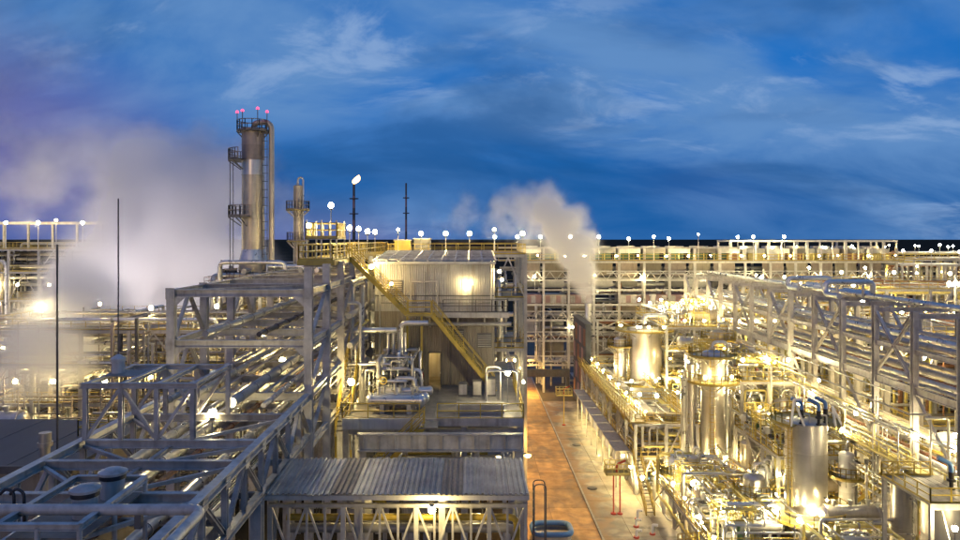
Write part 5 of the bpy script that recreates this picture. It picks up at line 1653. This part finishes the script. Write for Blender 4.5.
def scatter(proto, spots, label, group, cat, lampz=0):
    for i, (x, y, z, a) in enumerate(sorted(spots, key=lambda q: q[1])):
        o = proto if not proto.get('placed') else copy_tree(proto)
        proto['placed'] = 1
        put(o, (x, y, z), a)
        if lampz and i % 2 == 0:
            lamp((x, y, z + lampz), f'small lamp on the {["nearest", "", "third nearest", "", "fifth nearest", "", "seventh nearest"][i]} access platform ' + label.split('platform ')[1], 'small lamps on access platforms', 'tiny')
        o['label'] = ['nearest', 'second nearest', 'third nearest', 'fourth nearest', 'fifth nearest', 'sixth nearest', 'seventh nearest', 'farthest'][i] + ' ' + label.replace('small yellow railed ', 'yellow ').replace('cluster of thin valve pipes with handwheels', 'cluster of valve pipes').replace('row of thin pipes with junction box', 'row of thin pipes'); o['group'] = group; o['category'] = cat


ZONES = [('behind the large ring walkway vessel', 30.5, 37, 71, 82, .1), ('in the bright open bay', 20.8, 26, 86, 98, .1), ('beyond the tall silver vessel', 27, 31, 88, 104, .1), ('below the lit decks by the braced rack', 31.8, 37.8, 84, 106, .1),
         ('on the tier beside the widest vessel', 30.5, 34.5, 107, 126, 6.5), ('on the high lamp deck', 30, 45, 109, 127, 16.7), ('upon the pump deck', 21.5, 28.5, 63, 81, 3.08), ('upon the two level deck', 30.5, 36.5, 71, 81, 8.68), ('upon the top of the lit decks', 32, 37.5, 85, 105, 13.26), ('on the ground by the pump deck', 26, 29.5, 70, 82, .1), ('under the braced rack', 39.5, 46, 56, 125, .1)]
rc = random.Random(5)
for zi, (wh, a, b, c, d, z) in enumerate(ZONES):
    hi = 3 if z > 1 else 8
    ph = rc.uniform(1.4, 2.2) if z > 1 else rc.uniform(2.2, 4.5)
    pr_ = access_platform_proto(rc.uniform(2.0, 3.2), rc.uniform(1.6, 2.4), ph)
    scatter(pr_, [(rc.uniform(a + 1, b - 1), rc.uniform(c + 1, d - 1), z, rc.choice((0, R(90), R(180)))) for k in range(7)], 'small yellow railed access platform ' + wh, 'access platforms ' + wh, 'platform', ph)
    vs = valve_station_proto(zi)
    scatter(vs, [(rc.uniform(a + 1, b - 1), rc.uniform(c + 1, d - 1), z, rc.choice((0, R(90), R(180), R(270)))) for k in range(8)], 'cluster of thin valve pipes with handwheels ' + wh, 'valve stations ' + wh, 'valve station')
    vs = valve_station_proto(zi + 40)
    scatter(vs, [(rc.uniform(a + 1, b - 1), rc.uniform(c + 1, d - 1), z, rc.choice((0, R(90), R(180), R(270)))) for k in range(6)], 'row of thin pipes with junction box ' + wh, 'pipe rows ' + wh, 'valve station')

# lamps in the process area
for k, (p0, p1, n, wh, kd) in enumerate([
    ((21.3, 62.5, 3.1), (21.3, 81, 3.1), 5, 'along the apron edge of the pump deck', 'short'),
    ((28.8, 62.5, 3.1), (28.8, 81, 3.1), 4, 'along the inner edge of the pump deck', 'tall'),
    ((30.4, 70.4, 4.5), (36.8, 70.4, 4.5), 3, 'on the front edge of the two level deck', 'tall'),
    ((36.8, 71, 8.7), (36.8, 81, 8.7), 3, 'on the upper edge of the two level deck', 'tall'),
    ((20.0, 83.2, .1), (24, 83.2, .1), 4, 'on poles in the front of the bright open bay', 'tall'),
    ((21, 97.5, .1), (31, 97.5, .1), 5, 'at the back of the bright open bay', 'tall'),
    ((21, 90, 8.06), (25.8, 90, 8.06), 3, 'on top of the bright open bay', 'tall'),
    ((32, 84.5, 9.5), (32, 105, 9.5), 5, 'along the lit decks below the braced rack', 'tall'),
    ((37.6, 84.5, 5.1), (37.6, 105, 5.1), 5, 'low along the foot of the braced rack', 'tall'),
    ((32, 84.5, 13.3), (37.5, 84.5, 13.3), 3, 'on the top front of the lit decks', 'tall'),
    ((24, 106.2, 6.5), (34, 106.2, 6.5), 4, 'in front of the widest vessel', 'tall'),
    ((30, 108.2, 16.7), (45.5, 108.2, 16.7), 7, 'along the front of the high lamp deck', 'short'),
    ((30, 114, 16.7), (45.5, 114, 16.7), 7, 'along the second row of the high lamp deck', 'tall'),
    ((30, 121, 16.7), (45.5, 121, 16.7), 6, 'along the third row of the high lamp deck', 'tall'),
    ((30, 127, 16.7), (45.5, 127, 16.7), 5, 'along the back of the high lamp deck', 'tall'),
    ((30.5, 109, 9.1), (45, 109, 9.1), 4, 'on the low tier of the high lamp deck', 'tall'),
    ((25.5, 109.2, 15.62), (29.3, 109.2, 15.62), 3, 'on the ring platform of the widest vessel', 'short'),
    ((26.6, 81.9, 13.32), (30.0, 81.9, 13.32), 2, 'on the ring platform of the tall silver vessel', 'short'),
    ((27.4, 64.2, 4.75), (33.2, 63.3, 4.75), 3, 'on the broad ring walkway of the large vessel', 'short')]):
    lamps_along(p0, p1, n, wh, 'lamps in the process area', kd, .8)
for k, (p0, p1, n, wh) in enumerate([  # ground level lamps added to brighten the dark gaps
    ((22.5, 63, .1), (22.5, 81, .1), 4, 'on the ground under the pump deck'), ((33.5, 58, .1), (33.5, 69, .1), 4, 'on the ground beside the large ring walkway vessel'),
    ((27.0, 87, .1), (30.5, 103, .1), 5, 'on the ground beyond the tall silver vessel'), ((34.5, 71, .1), (34.5, 82, .1), 4, 'on the ground under the two level deck'),
    ((22.6, 65, 3.06), (22.6, 79, 3.06), 3, 'among the pumps on the pump deck'), ((26.8, 64.5, 3.06), (27.2, 77, 3.06), 3, 'in the middle of the pump deck'), ((40, 55, .1), (45, 125, .1), 9, 'on the ground under the braced rack'), ((34.6, 86, .1), (34.6, 104, .1), 4, 'on the ground under the lit decks'),
    ((29.5, 60, .1), (27.6, 78, .1), 4, 'on the ground between pump deck and large vessel'), ((24, 107, .1), (33, 124, .1), 5, 'on the ground under the widest vessel'),
    ((52, 78, .1), (70, 78, .1), 5, 'on the ground before the block beyond the tanks'), ((49, 60, .1), (52, 100, .1), 6, 'on the ground behind the braced rack')]):
    lamps_along(p0, p1, n, wh, 'ground lamps in the process area', 'tall', 1)
wall_lamp((28.8, 110.1, 8.7), (0, -1, 0), 'lamp glaring against the side of the widest vessel', 'lamps in the process area', .1)
wall_lamp((31.4, 63.85, 7.0), (0, -1, 0), 'lamp glaring against the large ring walkway vessel', 'lamps in the process area', .1)
lamp((33.4, 49.6, 7.6), 'lamp in front of the squat vessel under the corner deck', 'lamps in the process area', 'tall')  # added to light the vessel's dark front

# ------------------------------------------------------------------ braced rack beyond the vessels
RX0, RX1 = 38.7, 46.7
rr_ = thing('braced_rack', 'tall cross braced pipe rack running away beyond the silver vessels', 'pipe rack', (42.7, 62, 0))
RY = [50.6 + 6.05 * i for i in range(14)]
for i, y in enumerate(RY):
    for x in (RX0, RX1):
        piece('column', (x, y, .1), (x, y, 23.6), .5, .5, 'steel', rr_, 'H')
    for z in (10.4, 16.9, 20.3, 23.4):
        piece('cross_beam', (RX0 + .25, y, z - .22), (RX1 - .25, y, z - .22), .3, .42, 'steel', rr_, 'H')
for i, (a, b) in enumerate(zip(RY[:-1], RY[1:])):
    for x in (RX0, RX1):
        for z in (10.4, 16.9, 20.3):
            piece('long_beam', (x, a + .25, z - .2), (x, b - .25, z - .2), .3, .42 if z != 16.9 else .7, 'steel_pale' if z == 10.4 else 'steel', rr_, 'H')
        if i % 2 == 0:
            piece('brace', (x, a + .2, 17.3), (x, b - .2, 23.0), .26, .26, 'steel', rr_, 'H')
            piece('brace', (x, b - .2, 17.3), (x, a + .2, 23.0), .24, .24, 'steel', rr_, 'H')
    if i % 2 == 1:
        piece('brace', (RX0, a + .2, 10.6), (RX0, b - .2, 16.4), .2, .2, 'steel_pale', rr_, 'H')
mb = MB(); mb.box((36.9, 50, 10.42), (38.4, 130, 10.5)); mb.build('walkway_deck', 'deck_yellow', rr_)
railing([(36.95, 50, 10.5), (36.95, 130, 10.5)], rr_, 'yellow_pale', t=.08)
for tier, (z, nm) in enumerate(((10.45, 'bottom'), (16.92, 'lower'), (20.32, 'middle'), (23.45, 'top'))):
    for k in range(6):
        if tier == 3 and k not in (3,): continue
        x = 39.6 + k * 1.25
        r = (.28, .16, .24, .14, .32, .2)[(k + tier) % 6]
        m_ = ('pipe', 'pipe_grey', 'clad_warm', 'pipe', 'pipe_grey', 'pipe_rust')[(k * 5 + tier) % 6]
        y0 = (50, 48, 47, 48)[tier]
        ypipe('pipe', f'{ORD[k]} pipe on the {nm} tier of the braced rack, counted from the vessels', x, z + r, y0, 131, r, m_, 'pipes along the braced rack')
for k, (x, y, z) in enumerate([(39.6, 78.8, 23.5), (40.5, 90, 23.5)]):
    t = thing('expansion_loop', ['sky lit pipe loop standing above the near braced bays', 'second sky lit pipe loop over the braced rack', 'third sky lit pipe loop over the braced rack', 'wide pipe loop at the outer side of the braced rack'][k], 'pipe', (x, y, z))
    mb = MB(); mb.tube([(x - .7, y - 3, z + .35), (x - .7, y, z + .35), (x - .7, y, z + 1.7 - .2 * k), (x + 4.5, y, z + 1.7 - .2 * k), (x + 4.5, y, z + .35), (x + 4.5, y + 6, z + .35)], .3, 12, fillet=.8, seg=5); mb.build('pipe_run', 'pipe', t)
    for xx in (x + .6, x + 3.4): piece('support', (xx, y, z - .1), (xx, y, z + 1.38 - .2 * k), .2, .2, 'steel', t)
lamps_along((38.0, 52, 10.55), (38.0, 128, 10.55), 9, 'along the braced rack walkway', 'lamps on the braced rack', 'tall', .3)
for k in range(8):
    wall_lamp((46.96, RY[1 + k], 15.5), (1, -.6, 0), f'{ORD[k]} lamp bracketed off the outer braced rack columns', 'lamps on the braced rack', .24)
lamps_along((42.3, 62.7, 10.42), (42.3, 123.2, 10.42), 6, 'between the pipe tiers of the braced rack', 'lamps on the braced rack', 'tall', 2)
# white tanks
for k, (x, y, r, h) in enumerate([(44.3, 65.5, 2.4, 11.2), (47.5, 59.8, 2.8, 12.4), (53.0, 70, 3.0, 13.6)]):
    t = vessel('white_tank', ['white domed tank seen through the braced rack', 'nearer white domed tank behind the outer rack column', 'white tank with ladder hoops beyond the braced rack'][k], x, y, .1, h, r, 'white', 3.0, [(h - .4, r + .9, R(150), R(330))], ladder=(R(215), .3, h), nozzle=False)
for k, (x, y) in enumerate([(40.6, 60.5), (44.4, 56.6)]):
    lamp((x, y, 10.55), ['floodlight in front of the first white tank', 'floodlight beside the nearer white tank'][k], 'lamps on the braced rack', 'big')

# ------------------------------------------------------------------ blocks beyond the braced rack
blocks = [('outer_block', 'broad lit block beyond the white tanks', 50, 72, 80, 98, [9, 14, 19], 4, 3),
          ('outer_block', 'tall block at the far plant edge', 58, 92, 112, 132, [10, 16, 22], 5, 3),
          ('outer_block', 'block between braced and cross racks', 48, 58, 104, 130, [9, 15, 20.5], 2, 4),
          ('outer_block', 'distant block nearest the horizon', 86, 112, 150, 168, [14, 20, 25.5], 4, 2)]
for k, (nm, lab, a, b, c, d, lv, nx, ny) in enumerate(blocks):
    structure_block(nm, lab, 'process frame', a, b, c, d, lv, nx, ny, 'steel_pale', decks=[.2, .4, .6], rail='yellow')
    pipework('pipework', 'pipes inside the ' + lab, (a, b, c, d, 4, lv[-1] + 1.5), 120, (.09, .12, .18, .26), ('pipe', 'pipe_grey', 'pipe_rust', 'yellow_pale', 'clad'), 81 + k, 'outer pipework', valves=0, vertical=.35)
    lamps_along((a + .5, c + .2, lv[-1] + .06), (b - .5, c + .2, lv[-1] + .06), 5, 'on the top front of the ' + lab, 'lamps on outer blocks', 'far', 2)
    lamps_along((a + 1, c + .3, lv[1] + .06), (b - 1, c + .3, lv[1] + .06), 5, 'on the middle tier of the ' + lab, 'lamps on outer blocks', 'far', 2)
    lamps_along((a + 2, d - 3, lv[-1] + .06), (b - 1, d - 3, lv[-1] + .06), 4, 'on the top rear of the ' + lab, 'lamps on outer blocks', 'far', 2)
for k, (x0, x1, y, z) in enumerate([(84, 96, 140, 24.6), (97.5, 116, 150, 25.6)]):
    t = thing('roof_portal', ['pale roofed frame just past the end of the cross rack', 'pale roofed frame nearest the edge of the plant'][k], 'steel frame', ((x0 + x1) / 2, y, 20))
    for i in range(6):
        x = x0 + (x1 - x0) * i / 5
        piece('post', (x, y, 0), (x, y, z), .35, .35, 'fascia', t); piece('post', (x, y + 6, 0), (x, y + 6, z), .35, .35, 'fascia', t)
    mb = MB(); mb.box((x0 - .5, y - .5, z), (x1 + .5, y + 6.5, z + .35)); mb.build('roof', 'fascia', t)
    lamps_along((x0 + .5, y + .3, z + .35), (x1 - .5, y + .3, z + .35), 3, ['atop the frame just past the cross rack', 'atop the frame nearest the edge of the plant'][k], 'lamps on outer blocks', 'far', .5)
t = thing('flood_mast', 'mast with blazing floodlights at the edge of the plant', 'mast', (71.5, 106, 0))
piece('mast_pole', (71.5, 106, 0), (71.5, 106, 24.5), .4, .4, 'steel_pale', t, 'tube')
for dx in (-.9, 0, .9):
    mb = MB(); mb.box((71.5 + dx - .3, 106.1, 23.0), (71.5 + dx + .3, 106.4, 23.6)); hd = mb.build('floodlight', 'steel_dark', t)
    mb = MB(); mb.dome((71.5 + dx, 106.08, 23.3), .3, .25, 12, 4, 'y', -1); mb.build('lens', 'bulb_big', hd)
piece('crossbar', (70.2, 106.2, 22.9), (72.8, 106.2, 22.9), .15, .15, 'steel_pale', t)

# ------------------------------------------------------------------ plant behind and beyond the dark shed
structure_block('shed_side_block', 'process block between dark shed and tall tower', 'process frame', -50, -20, 74, 88, [8, 13, 17, 20.5], 6, 3, 'steel_pale', decks=[.2, .2, .3, .3])
pipework('pipework', 'pipes in the block between dark shed and tall tower', (-52, -20, 72, 88, 4, 22), 220, (.06, .09, .13, .2), ('pipe', 'pipe_grey', 'clad_warm', 'steel_dark', 'stack'), 91, 'outer pipework', valves=0)
lamps_along((-49, 73.8, 20.6), (-21, 73.8, 20.6), 6, 'on top of the block between dark shed and tower', 'lamps beyond the dark shed', 'tall', 2)
lamps_along((-48, 80, 17.1), (-22, 80, 17.1), 8, 'on the third tier of the block between dark shed and tower', 'lamps beyond the dark shed', 'tall', 2)
lamps_along((-49, 74, 8.1), (-22, 74, 8.1), 6, 'on the low tier of the block between dark shed and tower', 'lamps beyond the dark shed', 'tall', 2)
lamps_along((-47, 73.8, 13.1), (-22, 73.8, 13.1), 6, 'on the middle tier of the block between dark shed and tower', 'lamps beyond the dark shed', 'tall', 2)
vessel('process_vessel', 'bullet shaped silver vessel behind the dark shed', -47, 64, .1, 14.0, 1.6, 'clad_warm', 2.4, [], nozzle=False)
drum('process_drum', 'long silver drum behind the dark shed roof', -44, 64, 13.6, 1.0, 8, 'x', 'clad', None, 1.2)
structure_block('steam_side_block', 'tall rack half swallowed by the steam cloud', 'process frame', -98, -66, 128, 146, [8, 14, 19, 24, 28], 6, 2, 'steel_pale', decks=[.3, .3, .5, .5, 1])
pipework('pipework', 'pipes in the rack half swallowed by the steam cloud', (-98, -66, 128, 146, 4, 29), 80, (.16, .24, .34), ('pipe', 'pipe_grey', 'clad_warm'), 92, 'outer pipework', valves=0)
t = thing('roof_portal', 'high portal beam above the rack in the steam cloud', 'steel frame', (-78, 136, 28))
for i in range(5): piece('post', (-88 + i * 4.6, 136, 28.1), (-88 + i * 4.6, 136, 32.6), .35, .35, 'steel', t)
piece('beam', (-89.5, 136, 32.8), (-68, 136, 32.8), .5, .5, 'steel', t)
lamps_along((-96, 127.8, 28.1), (-68, 127.8, 28.1), 7, 'on top of the rack in the steam cloud', 'lamps beyond the dark shed', 'mast', 2)
lamps_along((-97, 127.8, 19.1), (-70, 127.8, 19.1), 6, 'on the middle tier of the rack in the steam cloud', 'lamps beyond the dark shed', 'far', 2)
lamps_along((-97, 127.8, 8.1), (-70, 127.8, 8.1), 5, 'on the low tier of the rack in the steam cloud', 'lamps beyond the dark shed', 'far', 2)
for k, (x, y, z) in enumerate([(-49.8, 97, 19.5), (-62, 97, 14), (-40, 99, 15)]):  # floodlights added to light the steam, lenses turned away from the camera
    t = thing('flood_mast', ['tall mast of floodlights turned toward the steam cloud', 'low mast of floodlights turned toward the steam cloud', 'mast of floodlights turned toward the steam nearest the tower'][k], 'mast', (x, y, 0))
    piece('mast_pole', (x, y, 0), (x, y, z), .3, .3, 'steel_pale', t, 'tube')
    for dx in (-.6, .6):
        mb = MB(); mb.box((x + dx - .55, y - .4, z - .45), (x + dx + .55, y, z + .65)); hd = mb.build('floodlight', 'steel_dark', t)
        mb = MB(); mb.dome((x + dx, y + .02, z + .1), .5, .4, 12, 4, 'y', 1); mb.build('lens', 'bulb_white', hd)
    piece('crossbar', (x - .9, y, z - .25), (x + .9, y, z - .25), .12, .12, 'steel_pale', t)
t = thing('flood_mast', 'floodlight mast glowing through the edge of the steam cloud', 'mast', (-74, 112, 0))
piece('mast_pole', (-74, 112, 0), (-74, 112, 26), .4, .4, 'steel_pale', t, 'tube')
for dz in (25.2, 22.5, 13.5):
    mb = MB(); mb.box((-74.3, 111.5, dz - .3), (-73.7, 111.8, dz + .3)); hd = mb.build('floodlight', 'steel_dark', t)
    mb = MB(); mb.dome((-74, 111.48, dz), .5, .45, 12, 4, 'y', -1); mb.build('lens', 'bulb_big', hd)


# ------------------------------------------------------------------ steam
def steam(name, label, blobs, box, density, seed, nscale, color=(0.93, 0.92, 0.93), thr=(0.12, 0.75), warp=6.0, erode=2.2):
    m = bpy.data.materials.new(name)
    m.use_nodes = True
    t = m.node_tree; t.nodes.clear(); L = t.links.new
    out = N(t, 'ShaderNodeOutputMaterial')
    pv = N(t, 'ShaderNodeVolumePrincipled')
    pv.inputs['Color'].default_value = (*color, 1)
    pv.inputs['Anisotropy'].default_value = 0.1
    tc = N(t, 'ShaderNodeTexCoord')
    wn = N(t, 'ShaderNodeTexNoise'); wn.inputs['Scale'].default_value = nscale * .6; wn.inputs['Detail'].default_value = 2
    mp = N(t, 'ShaderNodeMapping'); mp.inputs['Location'].default_value = (seed, seed * 1.7, seed * .6)
    L(tc.outputs['Object'], mp.inputs[0]); L(mp.outputs[0], wn.inputs['Vector'])
    sb = N(t, 'ShaderNodeVectorMath', operation='SUBTRACT'); sb.inputs[1].default_value = (.5, .5, .5)
    L(wn.outputs['Color'], sb.inputs[0])
    scl = N(t, 'ShaderNodeVectorMath', operation='SCALE'); scl.inputs['Scale'].default_value = warp * 2
    L(sb.outputs[0], scl.inputs[0])
    ad = N(t, 'ShaderNodeVectorMath', operation='ADD')
    L(tc.outputs['Object'], ad.inputs[0]); L(scl.outputs[0], ad.inputs[1])
    acc = None
    for (c, r, w) in blobs:
        ds = N(t, 'ShaderNodeVectorMath', operation='DISTANCE'); ds.inputs[1].default_value = c
        L(ad.outputs[0], ds.inputs[0])
        mr = N(t, 'ShaderNodeMapRange', interpolation_type='SMOOTHSTEP')
        mr.inputs[1].default_value = r; mr.inputs[2].default_value = r * .25; mr.inputs[3].default_value = 0; mr.inputs[4].default_value = w
        L(ds.outputs['Value'], mr.inputs[0])
        if acc is None: acc = mr.outputs[0]
        else:
            mx = N(t, 'ShaderNodeMath', operation='MAXIMUM'); L(acc, mx.inputs[0]); L(mr.outputs[0], mx.inputs[1]); acc = mx.outputs[0]
    nz = N(t, 'ShaderNodeTexNoise'); nz.inputs['Scale'].default_value = nscale; nz.inputs['Detail'].default_value = 5; nz.inputs['Roughness'].default_value = .58
    L(mp.outputs[0], nz.inputs['Vector'])
    # billows: the noise eats into the edge of the blob field
    e1 = N(t, 'ShaderNodeMath', operation='MULTIPLY_ADD', i_1=erode, i_2=-erode * .5)
    L(nz.outputs['Fac'], e1.inputs[0])
    e2 = N(t, 'ShaderNodeMath', operation='ADD'); L(acc, e2.inputs[0]); L(e1.outputs[0], e2.inputs[1])
    e3 = N(t, 'ShaderNodeMapRange', interpolation_type='SMOOTHSTEP'); e3.inputs[1].default_value = thr[0]; e3.inputs[2].default_value = thr[1]
    L(e2.outputs[0], e3.inputs[0])
    mu = N(t, 'ShaderNodeMath', operation='MULTIPLY'); L(acc, mu.inputs[0]); L(e3.outputs[0], mu.inputs[1])
    mu2 = N(t, 'ShaderNodeMath', operation='MULTIPLY'); mu2.inputs[1].default_value = density; L(mu.outputs[0], mu2.inputs[0])
    L(mu2.outputs[0], pv.inputs['Density'])
    L(pv.outputs[0], out.inputs['Volume'])
    M[name] = m
    mb = MB(); mb.box(box[0], box[1])
    o = mb.build(name, name, None)
    tag(o, label, 'steam', None, 'stuff')
    return o


def at(px, py, d):
    return ((px - 470) * d / 720, d, 30 - (py - 238) * d / 720)


D1 = 118
bl = [(at(42, 372, D1), 10, .9), (at(72, 330, D1), 13, 1.0), (at(108, 288, D1), 16, 1.0), (at(145, 246, D1), 17, 1.0), (at(185, 215, D1), 16, .95), (at(215, 262, D1), 14, .9), (at(228, 190, D1 + 2), 13, .8), (at(168, 172, D1 + 2), 14, .75), (at(118, 172, D1 + 3), 13, .6), (at(66, 170, D1 + 3), 14, .42), (at(20, 158, D1 + 4), 16, .34), (at(272, 200, D1 + 4), 9, .4), (at(185, 318, D1), 11, .75), (at(-20, 110, D1 + 8), 22, .24), (at(30, 60, D1 + 8), 18, .17), (at(28, 388, 66), 6.0, .85), (at(44, 364, 69), 7.0, .95), (at(62, 340, 76), 8.0, 1.0), (at(84, 312, 90), 10, 1.0), (at(6, 402, 64), 5, .7)]
steam('steam_cloud', 'broad drifting bank of grey lilac steam beside the tall tower', bl, ((-112, 57, 6), (-20, 148, 72)), .26, 3.0, .075, warp=6, color=(.98, .965, .985), erode=2.0)
D2 = 132
bl = [(at(450, 226, D2), 6, .2), (at(470, 215, D2), 7, .3), (at(540, 235, D2), 7, .5), (at(587, 304, D2), 1.6, 1.6), (at(586, 292, D2), 2.6, 1.6), (at(583, 275, D2), 4.2, 1.3), (at(576, 252, D2), 6.0, 1.1), (at(562, 230, D2), 7.2, 1.0), (at(545, 212, D2), 7.0, .8), (at(525, 208, D2), 6.5, .6), (at(505, 212, D2), 6.5, .45), (at(488, 220, D2), 6, .32)]
steam('steam_plume', 'white steam plume rising from the silver stack and bending over the cross rack', bl, ((-14, 121, 14), (34, 143, 46)), .5, 9.0, .20, warp=2.4, thr=(.05, .85), color=(.975, .965, .975))
